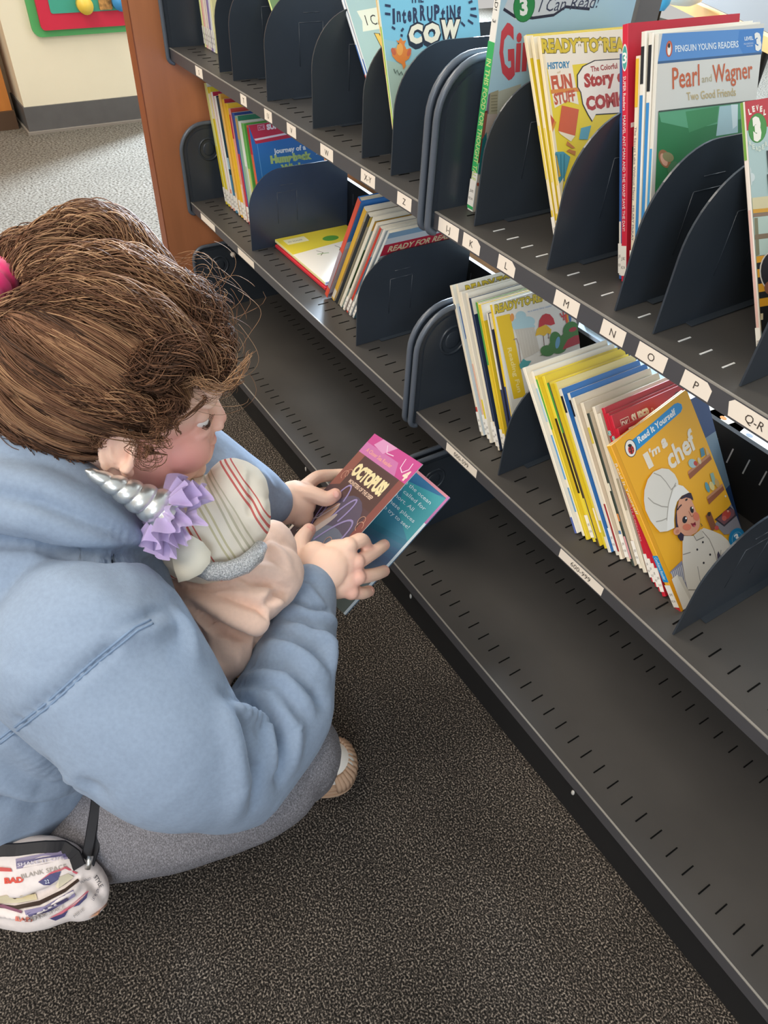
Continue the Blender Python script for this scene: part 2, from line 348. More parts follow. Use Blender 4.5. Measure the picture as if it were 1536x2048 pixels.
# ------------------------------------------------------------ books
NB = [0]
def book(x, y, z, lean, h, w_, t, label, cover='#ddd', spine=None, yaw=0, art=None, spart=None, sticker_=True, group=None, hard=False, pages='#e9dfc9', band=None, slc='#f3eee4', pitch=0, back=None, mtx=None):
    """origin bottom corner of spine; x thickness, y depth, z height; front cover on +x"""
    spine = spine or cover; NB[0] += 1
    root = thing('picture_book', label, 'book', (x, y, z + max(0, t*math.sin(R(lean))) + .0008), group)
    root.rotation_euler = (Matrix.Rotation(R(lean), 3, 'Y') @ Matrix.Rotation(R(yaw), 3, 'Z') @ Matrix.Rotation(R(pitch), 3, 'X')).to_euler()
    if mtx is not None: root.matrix_world = mtx
    mc, ms, mb_ = ink(cover), ink(spine), ink(back or cover)
    c = .0022 if hard else .0006; o = .003 if hard else 0
    b = MB(); r = min(.0012, t*.3)
    prof = [(0, w_), (0, r), (r, 0), (t-r, 0), (t, r), (t, w_), (t-c, w_), (t-c, c), (c, c), (c, w_)]
    vs = [(px, py, 0) for px, py in prof] + [(px, py, h) for px, py in prof]; n = len(prof)
    for i in range(n):
        j = (i+1) % n; m = mb_ if i == 0 else ms if i in (1, 2, 3) else mc if i == 4 else ink(pages) if i in (6, 7, 8) else mc
        b.add([vs[i], vs[j], vs[n+j], vs[n+i]], [(0, 1, 2, 3)], m)
    for k in (0, n):
        for q in ((0, 1, 8, 9), (1, 2, 3, 4), (1, 4, 7, 8), (4, 5, 6, 7)):
            b.add([vs[k+i] for i in q], [(0, 1, 2, 3) if k else (3, 2, 1, 0)], mc if hard else ink('#efe9dd'))
    b.build('cover', root)
    b = MB(); b.box((c+.0001, c+.0003, o), (t-c-.0001, w_-o-.0008, h-o-.0004), mat('paper_pages', pages, .9, .1, noise=(1, .12, 2, (900, 4, 4)))); b.build('pages', root)
    if art:
        a = Art(lambda u, v, d: (t+d, u, v)); Mw = np.array(mtx) if mtx is not None else np.array(Matrix.Translation(root.location) @ root.rotation_euler.to_matrix().to_4x4())
        def U(px, py, Mw=Mw):
            dd = cf + cr*(px-768)/FPX - cu*(py-1024)/FPX; n_ = Mw[:3, 0]; O = Mw[:3, 3]+n_*t; kk = ((O-CAM)@n_)/(dd@n_); q = Mw[:3, :3].T@(CAM+kk*dd-O); return q[1], q[2]
        a.U = U; art(a, w_, h); a.build('cover_print', root)
    a = Art(lambda u, v, d: (u, -d, v)); a.t = t
    if spart: spart(a, t, h)
    if band:
        for v0, v1, c_ in band: a.rect(r, v0*h, t-r, v1*h, c_)
    if len(a.mb.v): a.build('spine_print', root)
    if sticker_:
        a = Art(lambda u, v, d: (u, -d, v), base=.0005); a.rect(.0001, .006, t-.0001, .036, slc)
        for k, s in enumerate(('E', 'R')): a.text(('JE', 'RDR')[k], t*.12, .022-.009*k, .0028, '#5a524a', width=t*.7)
        a.build('spine_label', root, label='white library spine sticker')
    return root
def sptext(s, col, v0=.93, ln=.7, sq=.62, bold=0):     # spine lettering read from the top down
    def f(a, t, h):
        vs, fs, W = text2d(s, bold); L = ln*h; sx = L/W; hh = t*sq; sy = hh/.7
        a.put([((t-hh)/2 + yy*sy, v0*h - xx*sx) for xx, yy in vs], fs, col)
    return f
# -- cover drawings
def fig(a, pts, col): a.poly(pts, col)
class PX:
    """draws on a cover with shapes traced in a zoomed view: (ox, oy) its corner in the photo, s its zoom"""
    def __init__(k, a, ox, oy, s, W, H): k.a, k.o, k.s, k.W, k.H = a, (ox, oy), s, W, H
    def u(k, x, y, clamp=True):
        q = k.a.U(k.o[0]+x/k.s, k.o[1]+y/k.s)
        return (min(max(q[0], 0), k.W), min(max(q[1], 0), k.H)) if clamp else q
    def p(k, pts, col): k.a.poly([k.u(*q) for q in pts], col)
    def e(k, cx, cy, rx, ry, col, rot=0, n=22, a0=0, a1=360):
        c, d = math.cos(R(rot)), math.sin(R(rot)); N = n if a1-a0 == 360 else n+1; out = []
        for i in range(N):
            t = R(a0+(a1-a0)*i/n); x, y = rx*math.cos(t), ry*math.sin(t); out.append(k.u(cx+x*c-y*d, cy+x*d+y*c))
        k.a.poly(out, col)
    def l(k, pts, w_, col): k.a.line([k.u(*q) for q in pts], w_*.00045/k.s*4, col)
    def t(k, s, p0, p1, pt, col, bold=0, outline=None, shear=0):
        def mp(vs, W_):
            out = []
            for x, y in vs:
                X = p0[0]+x*(p1[0]-p0[0])/W_+y/.7*(pt[0]-p0[0]); Y = p0[1]+x*(p1[1]-p0[1])/W_+y/.7*(pt[1]-p0[1]); out.append(k.u(X, Y))
            return out
        if outline:
            v2, f2, W2 = text2d(s, bold+.04, shear); k.a.put(mp(v2, W2), f2, outline)
        vs, fs, W_ = text2d(s, bold, shear); k.a.put(mp(vs, W_), fs, col)
def art_chef(a, W, H):
    k = PX(a, 1210, 760, 4.266, W, H); a.rect(0, 0, W, H, '#f2b127'); a.rect(0, 0, .0055, H, '#e9a51f'); a.rect(.0055, 0, .0062, H, '#d59a1c')
    k.p([(228, 516), (590, 205), (620, 194), (650, 206), (659, 240), (645, 275), (268, 604)], '#2392cf')
    k.t('Read It Yourself', (288, 540), (606, 288), (270, 492), '#f6f3ea', .03)
    k.e(216, 583, 50, 77, '#2b3038', -8); k.e(216, 583, 44, 71, '#f5f1e8', -8); k.e(221, 596, 26, 38, '#d23a2e', -8); k.e(210, 560, 17, 14, '#1f1d1e'); k.l([(212, 560), (228, 632)], 4, '#1f1d1e')
    for x, y in ((206, 588), (232, 580), (212, 612), (238, 604)): k.e(x, y, 5, 6, '#1f1d1e', n=8)
    k.t("I", (370, 758), (412, 728), (318, 640), '#efe6d4', .03); k.t("'m", (385, 668), (468, 608), (368, 596), '#efe6d4', .04); k.t('a', (488, 588), (533, 552), (462, 490), '#efe6d4', .05)
    k.t('chef', (556, 768), (782, 570), (500, 610), '#efe6d4', .03)
    for (p, q) in (((706, 805), (895, 645)), ((868, 1020), (1003, 905))):
        k.p([p, q, (q[0]+12, q[1]+30), (p[0]+16, p[1]+42)], '#9a5a3c'); k.p([(p[0]-3, p[1]-22), (q[0]-6, q[1]-22), q, p], '#c58a62')
    k.e(742, 712, 34, 40, '#a9c4c4', -30); k.e(768, 712, 16, 22, '#c4463a', -20); k.e(800, 690, 14, 30, '#d9c49a', -20); k.p([(805, 590), (835, 575), (850, 640), (818, 662)], '#4f8aa0'); k.p([(845, 575), (870, 590), (885, 635), (862, 645)], '#d9b070')
    k.e(868, 915, 16, 46, '#5c9fb0', -18); k.p([(890, 800), (918, 790), (945, 880), (918, 905)], '#8fb0a0'); k.e(905, 905, 20, 40, '#e6d08a', -20); k.e(950, 880, 18, 40, '#c9a05c', -18); k.e(1022, 992, 8, 10, '#e9dfc4', n=8)
    k.p([(1070, 1060), (1110, 1090), (1165, 1200), (1200, 1270), (1010, 1320), (930, 1230)], '#8e8a90'); k.p([(930, 1190), (1060, 1080), (1110, 1100), (1115, 1160), (1010, 1252)], '#3f3a40'); k.p([(950, 1188), (1060, 1095), (1098, 1108), (1100, 1152), (1010, 1235)], '#7c5258')
    k.e(1028, 1150, 34, 44, '#c24a3e', 35); k.e(1010, 1180, 20, 22, '#d0685a'); k.e(1042, 1120, 9, 10, '#e0a08a', n=8)
    k.l([(872, 1140), (925, 1275)], 26, '#8a5436'); k.e(880, 1145, 14, 18, '#3a2c28'); k.e(945, 1262, 18, 20, '#c9564c')
    k.p([(545, 1640), (648, 1540), (675, 1700), (740, 1880), (700, 1900), (640, 1760)], '#8c8ca0')
    for q in range(9): k.l([(560+14*q, 1640-10*q), (590+14*q, 1760-6*q)], 3, '#d2d0cc')
    k.p([(652, 1330), (745, 1330), (800, 1290), (830, 1262), (905, 1285), (985, 1320), (1040, 1370), (1080, 1430), (1060, 1460), (1000, 1520), (745, 1890), (700, 1800), (675, 1700), (652, 1560)], '#e4ddcf')
    k.p([(1080, 1430), (1085, 1440), (900, 1700), (745, 1890), (730, 1860), (905, 1600), (975, 1480)], '#d9d1c2')
    for L_ in ([(780, 1590), (800, 1700), (830, 1800)], [(980, 1450), (975, 1500), (990, 1540)], [(655, 1490), (720, 1470)], [(820, 1290), (880, 1360), (920, 1450), (960, 1600)], [(700, 1790), (820, 1790)]): k.l(L_, 2.4, '#8f897e')
    k.p([(745, 1325), (770, 1370), (830, 1340), (810, 1270), (790, 1290)], '#d6cfc0'); k.l([(745, 1325), (770, 1370), (835, 1340)], 2.4, '#77726a')
    for x, y in ((824, 1384), (776, 1447), (886, 1490), (831, 1560), (925, 1587), (865, 1662)): k.e(x, y, 8, 10, '#2c2a2d', n=10)
    k.p([(945, 1490), (955, 1460), (980, 1510), (985, 1550), (950, 1590)], '#4a4658')
    k.p([(592, 1258), (588, 1180), (600, 1080), (640, 1000), (690, 962), (722, 965), (740, 1015), (700, 1040), (655, 1370), (632, 1372), (608, 1340), (612, 1300)], '#33263a')
    k.p([(620, 1020), (680, 1003), (720, 1012), (742, 1060), (765, 1120), (798, 1185), (795, 1250), (770, 1300), (720, 1328), (665, 1325), (625, 1290), (605, 1220), (600, 1130)], '#dfa283'); k.e(603, 1290, 30, 34, '#d89878', 30); k.e(605, 1292, 14, 18, '#c57f63', 30)
    k.p([(630, 1010), (660, 985), (700, 965), (735, 1000), (742, 1030), (715, 1012), (680, 1003), (640, 1018)], '#33263a')
    k.e(668, 1192, 21, 31, '#221d22', 10); k.e(678, 1180, 7, 9, '#ffffff', n=8); k.e(728, 1108, 15, 28, '#221d22', -12); k.e(733, 1092, 6, 8, '#ffffff', n=8)
    k.e(686, 1255, 36, 28, '#dd7d60'); k.e(765, 1165, 26, 38, '#dd7d60', -15); k.l([(605, 1110), (622, 1082), (640, 1065)], 4, '#2b2228'); k.l([(672, 1028), (690, 1016)], 5, '#2b2228'); k.l([(700, 1120), (725, 1165), (738, 1160), (735, 1148)], 2.2, '#a8644a')
    k.p([(716, 1222), (738, 1225), (756, 1210), (762, 1235), (748, 1256), (732, 1248)], '#8a2430'); k.e(748, 1246, 9, 7, '#d9606a')
    k.p([(578, 1262), (520, 1290), (455, 1298), (420, 1262), (372, 1200), (330, 1110), (318, 1030), (322, 940), (350, 850), (400, 785), (470, 755), (530, 762), (580, 805), (608, 860), (612, 895), (650, 905), (705, 960), (640, 990), (600, 1040), (580, 1110), (575, 1200)], '#e4dfd3')
    k.p([(612, 895), (650, 905), (705, 960), (640, 990), (600, 1040), (580, 1110), (575, 1200), (578, 1262), (515, 1285), (518, 1160), (540, 1020), (575, 930)], '#f0ece2')
    for L_ in ([(400, 795), (460, 820), (505, 870), (545, 930)], [(352, 1005), (400, 1050), (470, 1080), (525, 1085)], [(420, 1210), (470, 1200), (515, 1180)], [(590, 880), (560, 935), (525, 1060), (512, 1200)], [(545, 940), (590, 900)]): k.l(L_, 3, '#aaa498')
    k.l([(800, 1225), (815, 1245), (805, 1250)], 3, '#6b5a3a')
    k.e(1108, 1345, 66, 84, '#2380b0', 20); k.e(1110, 1350, 42, 56, '#7fb4cc', 20); k.e(1110, 1350, 38, 52, '#2380b0', 20); k.t('3', (1100, 1386), (1132, 1360), (1082, 1330), '#f5f5f0', .04)
    k.p([(552, 1700), (600, 1660), (735, 1890), (690, 1945), (650, 1960)], '#ece5d6'); k.p([(600, 1672), (640, 1680), (732, 1880), (722, 1905)], '#d8d0c0')
def art_umbrella(a, W, H):
    k = PX(a, 880, 540, 4.955, W, H); a.rect(0, 0, W, H, '#dcd8ce'); a.rect(0, H-.022, W, H, '#e6e0d2'); a.rect(0, 0, .004, H, '#efe8d8')
    k.t('READY·TO·READ', (540, 430), (1110, 278), (535, 352), '#d3ba34', .05, '#6d6430'); k.t('by a story time reader', (870, 420), (1110, 360), (868, 404), '#6f93c2')
    k.p([(553, 465), (690, 432), (850, 1250), (730, 1280)], '#e3bd22'); k.t('Reading Fun', (665, 775), (770, 1215), (705, 765), '#eed98c', .02)
    k.e(800, 455, 52, 48, '#abc9ce'); k.e(870, 510, 70, 50, '#abc9ce'); k.e(760, 540, 50, 60, '#abc9ce'); k.e(850, 560, 90, 36, '#abc9ce'); k.e(712, 470, 20, 40, '#e0964a')
    k.p([(740, 590), (930, 565), (985, 800), (830, 880)], '#c6beb0'); 
    for q in range(6): k.l([(760+28*q, 600), (800+30*q, 850)], 1.6, '#d9d3c6')
    k.l([(725, 690), (755, 680), (775, 740), (800, 930)], 4, '#9c8478')
    k.l([(1020, 640), (1030, 760)], 3, '#6a4a3a'); k.l([(1062, 560), (1075, 680), (1065, 670)], 3, '#6a4a3a')
    k.p([(940, 655), (955, 590), (990, 545), (1050, 545), (1100, 590), (1092, 640), (1060, 625), (1030, 655), (985, 640)], '#ddb02c'); k.p([(972, 572), (980, 500), (1010, 450), (1045, 432), (1085, 440), (1120, 480), (1136, 535), (1095, 550), (1040, 540), (1000, 560)], '#bf2f38')
    k.l([(1185, 430), (1205, 465), (1235, 450)], 6, '#c03440'); k.l([(1215, 400), (1225, 500)], 6, '#c03440'); k.e(1248, 480, 12, 50, '#d9482f', -8); k.e(1262, 470, 8, 50, '#e0a030', -8); k.e(1282, 470, 14, 45, '#3a6fa8', -8)
    k.e(1145, 700, 60, 90, '#3f7a3c', -10); k.e(1300, 610, 85, 100, '#3f7a3c'); k.e(1060, 800, 70, 55, '#457a3c'); k.e(1160, 760, 90, 70, '#457a3c'); k.p([(985, 850), (1080, 780), (1210, 640), (1370, 540), (1400, 720), (1100, 830)], '#457a3c')
    k.p([(1220, 760), (1260, 690), (1330, 650), (1380, 640), (1400, 720), (1210, 790)], '#b03540'); k.e(1310, 590, 40, 22, '#b03540', -20); k.e(1160, 720, 22, 60, '#6a9fc0', 10); k.p([(780, 940), (820, 880), (850, 900), (900, 900), (860, 960), (790, 980)], '#4f9c9c')
def art_ready(a, W, H, bg='#cdd5d8', top='#e6e2d6'):
    a.rect(0, 0, W, H, bg); a.rect(0, H-.026, W, H, top); a.text('READY·TO·READ', .012, H-.020, .0145, '#d6bd35', width=.13, bold=.04, outline='#6d6430')
def art_m1a(a, W, H):
    art_ready(a, W, H); a.rect(.004, H-.075, .03, H-.030, '#5c7bb0'); a.text('Y', .012, H-.062, .022, '#f0eee6', bold=.05)
    a.rect(.008, H-.098, .030, H-.082, '#c8393c'); a.text('MA', .010, H-.0955, .010, '#f1ece2', bold=.04); a.ell(.016, H-.077, .006, .004, '#6aa34b')
    a.ell(.019, H-.137, .0075, .012, '#dfa07e'); a.ell(.018, H-.126, .009, .006, '#3c2f30'); a.poly([(.010, H-.155), (.030, H-.150), (.034, H-.19), (.018, H-.192)], '#5b5049')
    a.poly([(.018, H-.19), (.034, H-.188), (.036, H), (.036, .004), (.022, .010)], '#c4604f') if 0 else a.poly([(.018, H-.19), (.034, H-.188), (.036, .006), (.022, .010)], '#c4604f')
def art_m1b(a, W, H):
    art_ready(a, W, H, '#bfc9b0'); a.rect(0, 0, .02, H-.026, '#9fb97c'); a.ell(.02, H-.07, .02, .02, '#8fb9c9'); a.ell(.012, H-.10, .01, .012, '#d58c6a')
def art_comics(a, W, H):
    k = PX(a, 1000, 0, 2.866, W, H); a.rect(0, 0, W, H, '#e6cc33'); a.rect(0, H-.0285, W, H, '#ece2cc'); a.rect(0, 0, .0035, H, '#ecdcb8')
    k.t('READY*TO*READ', (238, 300), (760, 290), (234, 228), '#d5b92e', .05, '#6d6430')
    k.p([(262, 350), (408, 345), (450, 600), (385, 580), (312, 620), (290, 500)], '#efe3cb')
    k.t('HISTORY', (272, 396), (400, 388), (270, 360), '#2f7fa5', .04); k.t('of', (326, 422), (346, 420), (325, 408), '#b08a3a'); k.t('FUN', (300, 520), (416, 505), (288, 440), '#c25a3b', .05); k.l([(290, 527), (460, 512)], 6, '#d98a3c'); k.t('STUFF', (312, 600), (432, 575), (304, 540), '#c25a3b', .04)
    B_ = [(440, 500), (438, 430), (470, 380), (540, 345), (700, 335), (800, 400), (800, 600), (700, 650), (545, 660), (525, 700), (500, 660), (470, 600), (458, 530)]
    k.p(B_, '#262629'); k.p([(x+(620-x)*.035, y+(500-y)*.035) for x, y in B_], '#efe6d4')
    k.t('The Colorful', (520, 412), (672, 392), (516, 382), '#a33c33', .03); k.t('Story of', (482, 500), (740, 462), (476, 428), '#b0392f', .05); k.t('COMICS', (494, 632), (770, 590), (486, 560), '#b0392f', .06)
    k.p([(352, 605), (450, 628), (428, 780), (332, 752)], '#d0603a'); k.p([(332, 752), (428, 780), (404, 812), (345, 770)], '#ecdcbc'); k.p([(250, 620), (290, 680), (320, 700), (285, 760), (255, 720)], '#d98a2c'); k.p([(270, 660), (310, 690), (282, 730)], '#c9563a')
    k.l([(380, 820), (420, 850), (385, 862), (430, 880)], 7, '#c07a3c'); k.p([(462, 735), (520, 720), (500, 800), (450, 800)], '#5fa0b0')
    k.p([(270, 880), (360, 870), (400, 900), (370, 1010), (310, 1060), (290, 1000)], '#4f98a8')
    for q in range(5): k.l([(285+20*q, 885), (300+16*q, 1040)], 2.5, '#3b7c8c')
    k.p([(300, 900), (320, 890), (345, 1010), (325, 1020)], '#d9a92e'); k.p([(310, 1060), (360, 1020), (350, 1150), (320, 1180)], '#e3d9b4')
def art_pw(a, W, H):
    k = PX(a, 1000, 0, 2.866, W, H); a.rect(0, 0, W, H, '#d6d4cc'); k.p([(930, 190), (1515, 160), (1512, 303), (900, 360)], '#5a8fca'); k.p([(1370, 175), (1515, 160), (1512, 303), (1395, 315), (1360, 250)], '#4682c4'); k.l([(900, 360), (1512, 303)], 3, '#3b5f88')
    k.e(968, 280, 19, 47, '#b9503a', 3); k.e(968, 280, 16, 43, '#c8694e', 3); k.e(968, 284, 10, 34, '#f0ebe0', 3); k.e(967, 262, 7, 14, '#2b2b2e', 3)
    k.t('PENGUIN YOUNG READERS', (1003, 298), (1366, 270), (1001, 262), '#dfe8ef', .02)
    k.t('LEVEL', (1400, 232), (1450, 228), (1398, 212), '#e3ebf2', .03); k.t('PROGRESSING', (1396, 258), (1450, 252), (1395, 248), '#cfdfee'); k.t('READER', (1412, 270), (1448, 266), (1411, 261), '#cfdfee'); k.t('3', (1462, 285), (1498, 280), (1455, 196), '#f2efe6', .07)
    k.t('Pearl', (986, 510), (1142, 488), (984, 388), '#c4623e', .01); k.t('and', (1155, 474), (1212, 466), (1153, 432), '#b3a684'); k.t('Wagner', (1218, 474), (1446, 446), (1214, 372), '#c4623e', .01)
    k.t('Two Good Friends', (1070, 576), (1350, 548), (1066, 530), '#c0ab7c', .01)
    k.p([(905, 640), (1500, 570), (1500, 1700), (860, 1700)], '#2f7a49'); k.p([(905, 640), (1500, 570), (1490, 660), (1100, 740), (920, 700)], '#5aa078'); k.p([(1060, 640), (1250, 610), (1240, 700), (1080, 760)], '#3f8a58')
    k.p([(1255, 610), (1360, 598), (1360, 760), (1235, 780)], '#a9c6cc'); k.p([(1320, 600), (1360, 598), (1355, 720), (1330, 740)], '#d3e2e4'); k.e(940, 910, 32, 55, '#9a6a48', -20); k.e(936, 915, 18, 38, '#d9a48c', -20); k.e(960, 900, 34, 26, '#8f8a60', 30); k.e(985, 960, 24, 40, '#4a7a52', 30)
    k.l([(905, 640), (1500, 570)], 2, '#3b4a40')
def art_l3(a, W, H):
    k = PX(a, 1440, 180, 3.94, W, H); a.rect(0, 0, W, H, '#a9c0bc'); a.rect(0, H-.0215, W, H, '#b92a33')
    k.e(293, 300, 73, 118, '#2f7a2c', 4); k.e(293, 300, 69, 113, '#3f8c38', 4)
    for i, ch in enumerate('LEVEL'): 
        x = 226+28*i; y = 218-(22, 44, 52, 44, 18)[i]; k.t(ch, (x, y), (x+20, y-6), (x-3+(i-2)*3, y-42), '#efe9da', .05)
    k.t('3', (262, 390), (326, 380), (250, 232), '#f0ebdc', .09)
    for i, ch in enumerate('READER'): x = 226+25*i; y = 440+(0, 28, 42, 44, 30, 6)[i]; k.t(ch, (x, y), (x+20, y-4), (x-3, y-36), '#cfd8c8', .04)
    for q in ((215, 640, 26, 40), (240, 690, 30, 36), (222, 730, 26, 36), (205, 690, 26, 60)): k.e(*q, '#c9d3d0')
    k.p([(360, 480), (700, 430), (700, 640), (375, 650)], '#26292c'); k.p([(365, 665), (700, 640), (700, 800), (378, 820)], '#26292c')
    k.p([(214, 860), (700, 800), (700, 900), (228, 950)], '#d3c79c'); k.p([(222, 950), (700, 900), (700, 930), (232, 980)], '#d39a2c'); k.p([(230, 985), (700, 930), (700, 955), (235, 1010)], '#8a7058')
    k.p([(240, 1010), (700, 955), (700, 1250), (275, 1310)], '#b4c6b8'); k.p([(262, 1010), (290, 1008), (305, 1300), (275, 1310)], '#7f7a5c'); k.l([(255, 1165), (700, 1110)], 9, '#7f6a50')
    k.p([(258, 1320), (700, 1250), (700, 1900), (310, 1900)], '#dd9c22')
    for q in range(4): y = 1370+115*q; k.p([(262+10*q, y), (700, y-70), (700, y-20), (268+10*q, y+50)], '#1d1b1c')
    k.e(420, 1430, 118, 165, '#d9cfc0'); k.e(424, 1430, 112, 158, '#1f1a1c'); k.e(400, 1560, 60, 60, '#8a5640'); k.p([(295, 1720), (700, 1640), (700, 2050), (320, 2050)], '#1a1818'); k.l([(300, 1792), (330, 1785)], 12, '#d9c9a0')
def art_super(a, W, H, sub=True):
    a.rect(0, 0, W, H, '#b4202c'); a.line([(.008, H-.028), (W, H-.028)], .001, '#e8c9c0'); a.rect(.012, H-.022, .028, H-.009, '#a01c28')
    for q in ([(.012, H-.022), (.028, H-.022), (.028, H-.009), (.012, H-.009), (.012, H-.022)],): a.line(q, .0009, '#e6d9c4')
    a.text('DK', .0135, H-.019, .0075, '#e6d9c4', width=.013, bold=.03); a.text('SUPER', .033, H-.0215, .0125, '#e6dcc4', width=.038, bold=.05); a.text('Readers', .074, H-.0205, .0095, '#d9a79a', width=.036)
    a.ell(.134, H-.018, .011, .012, '#2f3d3c'); a.ell(.134, H-.018, .0098, .0108, '#8a2028')
def art_dk(a, W, H):
    a.rect(0, 0, W, H, '#b81f33')
    for q in ([(.020, H-.052), (.046, H-.050), (.046, H-.030), (.020, H-.031), (.020, H-.052)],): a.line(q, .0010, '#c98a90')
    a.text('DK', .0225, H-.047, .012, '#c98a90', width=.020, bold=.01); a.poly([(.004, H-.085), (W, H-.077), (W, H-.073), (.004, H-.081)], '#eadfd8')
    a.poly([(.006, 0), (.006, H-.102), (W, H-.096), (W, 0)], '#26222f'); a.line([(.014, H-.105), (.011, H-.15), (.016, H-.185)], .0022, '#8d8794'); a.poly([(.02, H-.135), (.026, H-.133), (.025, H-.148), (.018, H-.148)], '#c8803a')
    a.ell(.022, H-.195, .012, .025, '#8a2233'); a.ell(.020, H-.165, .007, .011, '#b9c3bd'); a.poly([(.006, .060), (.03, .063), (.03, .060), (.006, .057)], '#b98a4a'); a.rect(.010, .012, .024, .030, '#4d4745')
def art_cow(a, W, H):
    k = PX(a, 640, 0, 3.339, W, H); a.rect(0, 0, W, H, '#7fbdcf'); a.poly([(0, 0), (W, 0), (W, H*.40), (0, H*.56)], '#a9bfae'); a.poly([(0, H*.56), (W, H*.40), (W, H*.5), (0, H*.66)], '#93bfc4')
    x = 484
    for i, ch in enumerate('InteRRUPtiNg'):
        w_ = 17 if ch == 'I' else 13 if ch == 'i' else 38 if ch in 'RUPN' else 27; j = (6, -8, 4, -4, 6, -8, 2, -6, 6, 0, 4, -10)[i]
        y = 152-(x-484)*.055+j; k.t(ch, (x, y), (x+w_, y-2), (x-2, y-96+(j if ch in 'eg' else 0)), '#2b3550', .045); x += w_+9+(2 if ch in 'I' else 0)
    for i, (ch, x0, x1) in enumerate((('C', 588, 688), ('O', 684, 808), ('W', 800, 936))):
        y = (284, 278, 254)[i]; k.t(ch, (x0-12, y+22), (x1-2, y+18), (x0-6, y-112), '#1d2434', .13); k.t(ch, (x0, y), (x1-8, y-4), (x0+6, y-112), '#ece0c6', .07)
    k.t('THE', (600, 20), (690, 15), (600, -30), '#2b3550', .03)
    for p_, q_ in (((432, 36), (470, 42)), ((432, 92), (468, 96)), ((478, 180), (500, 196)), ((990, 20), (1015, 8)), ((1003, 62), (1040, 58)), ((1000, 100), (1045, 112)), ((985, 135), (1020, 160)), ((940, 150), (965, 175)), ((540, 210), (555, 190)), ((535, 235), (550, 240))): k.l([p_, q_], 5, '#2b3550')
    k.p([(475, 330), (500, 318), (515, 345), (520, 290), (505, 268), (525, 275), (535, 252), (550, 275), (572, 270), (560, 300), (575, 330), (600, 322), (606, 360), (590, 395), (565, 410), (570, 440), (555, 465), (545, 430), (510, 410), (480, 375)], '#dd7f33'); k.e(530, 330, 22, 42, '#eaa048'); k.e(488, 345, 14, 26, '#c8603c', -20); k.e(592, 350, 12, 28, '#c8603c', 20); k.e(522, 292, 4, 5, '#2a1a12', n=8)
    k.l([(490, 462), (500, 490), (512, 470), (525, 500), (540, 480), (548, 500)], 3, '#5c6b60')
def art_bear(a, W, H):
    a.rect(0, 0, W, H, '#9db8bd'); a.poly([(.012, H-.02), (.055, H-.016), (.05, H-.03), (.055, H-.045), (.012, H-.048), (.016, H-.034)], '#d6d9cf'); a.text('I CAN', .022, H-.040, .014, '#3b3a38', width=.04)
    a.text('Woof', .025, H-.078, .024, '#2f2a22', width=.09, bold=.12, rot=-8); a.text('Woof', .0265, H-.0765, .024, '#d8b65a', width=.086, bold=.05, rot=-8); a.ell(.05, H-.13, .030, .026, '#2e2c33'); a.ell(.03, H-.16, .02, .03, '#2e2c33'); a.rect(0, 0, W, H-.18, '#9aa06a')
def art_ginny(a, W, H):
    k = PX(a, 640, 0, 3.339, W, H); a.rect(0, 0, W, H, '#aecfda')
    k.p([(1225, 60), (1260, -20), (1290, -10), (1310, -60), (1700, -100), (1870, -40), (1800, 60), (1640, 45), (1560, 110), (1300, 130)], '#ccd3d4'); k.l([(1225, 60), (1300, 110), (1420, 120), (1560, 100), (1640, 45), (1800, 60)], 5, '#2b2f40')
    k.e(1362, 38, 72, 112, '#1f6b3a', 8); k.e(1362, 38, 67, 106, '#2b8a4a', 8); k.t('3', (1335, 98), (1388, 94), (1330, -10), '#ecefe6', .05); k.t('I Can Read!', (1455, 80), (1860, 50), (1470, -10), '#3a4258', 0, None, .25)
    k.t('G', (1200, 520), (1300, 510), (1192, 170), '#cf4d55', .035); k.t('inny', (1300, 470), (1640, 430), (1312, 210), '#cf4d55', .035)
    k.p([(1060, 640), (1340, 560), (1340, 1500), (1000, 1500)], '#b9b8a4'); k.p([(1065, 640), (1135, 620), (1125, 760), (1050, 770)], '#7c6f80'); k.p([(1135, 620), (1190, 600), (1180, 760), (1125, 762)], '#a8a082')
    for q in range(6): k.l([(1140, 640+20*q), (1182, 636+20*q)], 2, '#8a8468')
    k.p([(1050, 770), (1200, 760), (1150, 880), (1050, 900)], '#b8a89a'); k.l([(1068, 745), (1090, 880), (1060, 960), (1040, 1090)], 8, '#7a3f33'); k.l([(1055, 760), (1062, 870), (1045, 930)], 6, '#9a5a48'); k.p([(1062, 930), (1110, 880), (1110, 1170), (1025, 1165)], '#256f70'); k.p([(1015, 1180), (1110, 1170), (1110, 1500), (990, 1500)], '#cdbfae'); k.l([(1020, 1188), (1050, 1182)], 7, '#6a3428'); k.e(1052, 1230, 8, 12, '#b0543f')
def art_whale(a, W, H):
    k = PX(a, 390, 150, 5.69, W, H); a.rect(0, 0, W, H, '#2f6fae'); a.line([(.012, 0), (.012, H)], .0015, '#5a93c9')
    k.p([(560, 400), (1300, 300), (1500, 640), (1130, 705), (690, 785)], '#c42a3f'); k.p([(672, 728), (1300, 605), (1310, 625), (690, 748)], '#ecd9d6')
    k.p([(708, 570), (788, 560), (796, 622), (716, 634)], '#d98a92'); k.t('DK', (722, 622), (786, 612), (718, 580), '#b02236', .03); k.t('SUPER', (818, 622), (1030, 590), (808, 566), '#f2e2da', .07)
    k.t('Journey of a', (898, 896), (1262, 846), (890, 842), '#e2e6e4', .04); k.t('Humpback', (862, 1004), (1330, 948), (852, 926), '#a9c27a', .08); k.t('Whale', (982, 1090), (1258, 1058), (972, 1026), '#a9c27a', .08)
    k.p([(1372, 905), (1412, 872), (1400, 900)], '#dbe3e6'); k.p([(1350, 1015), (1415, 980), (1385, 1015)], '#cdb7a8')
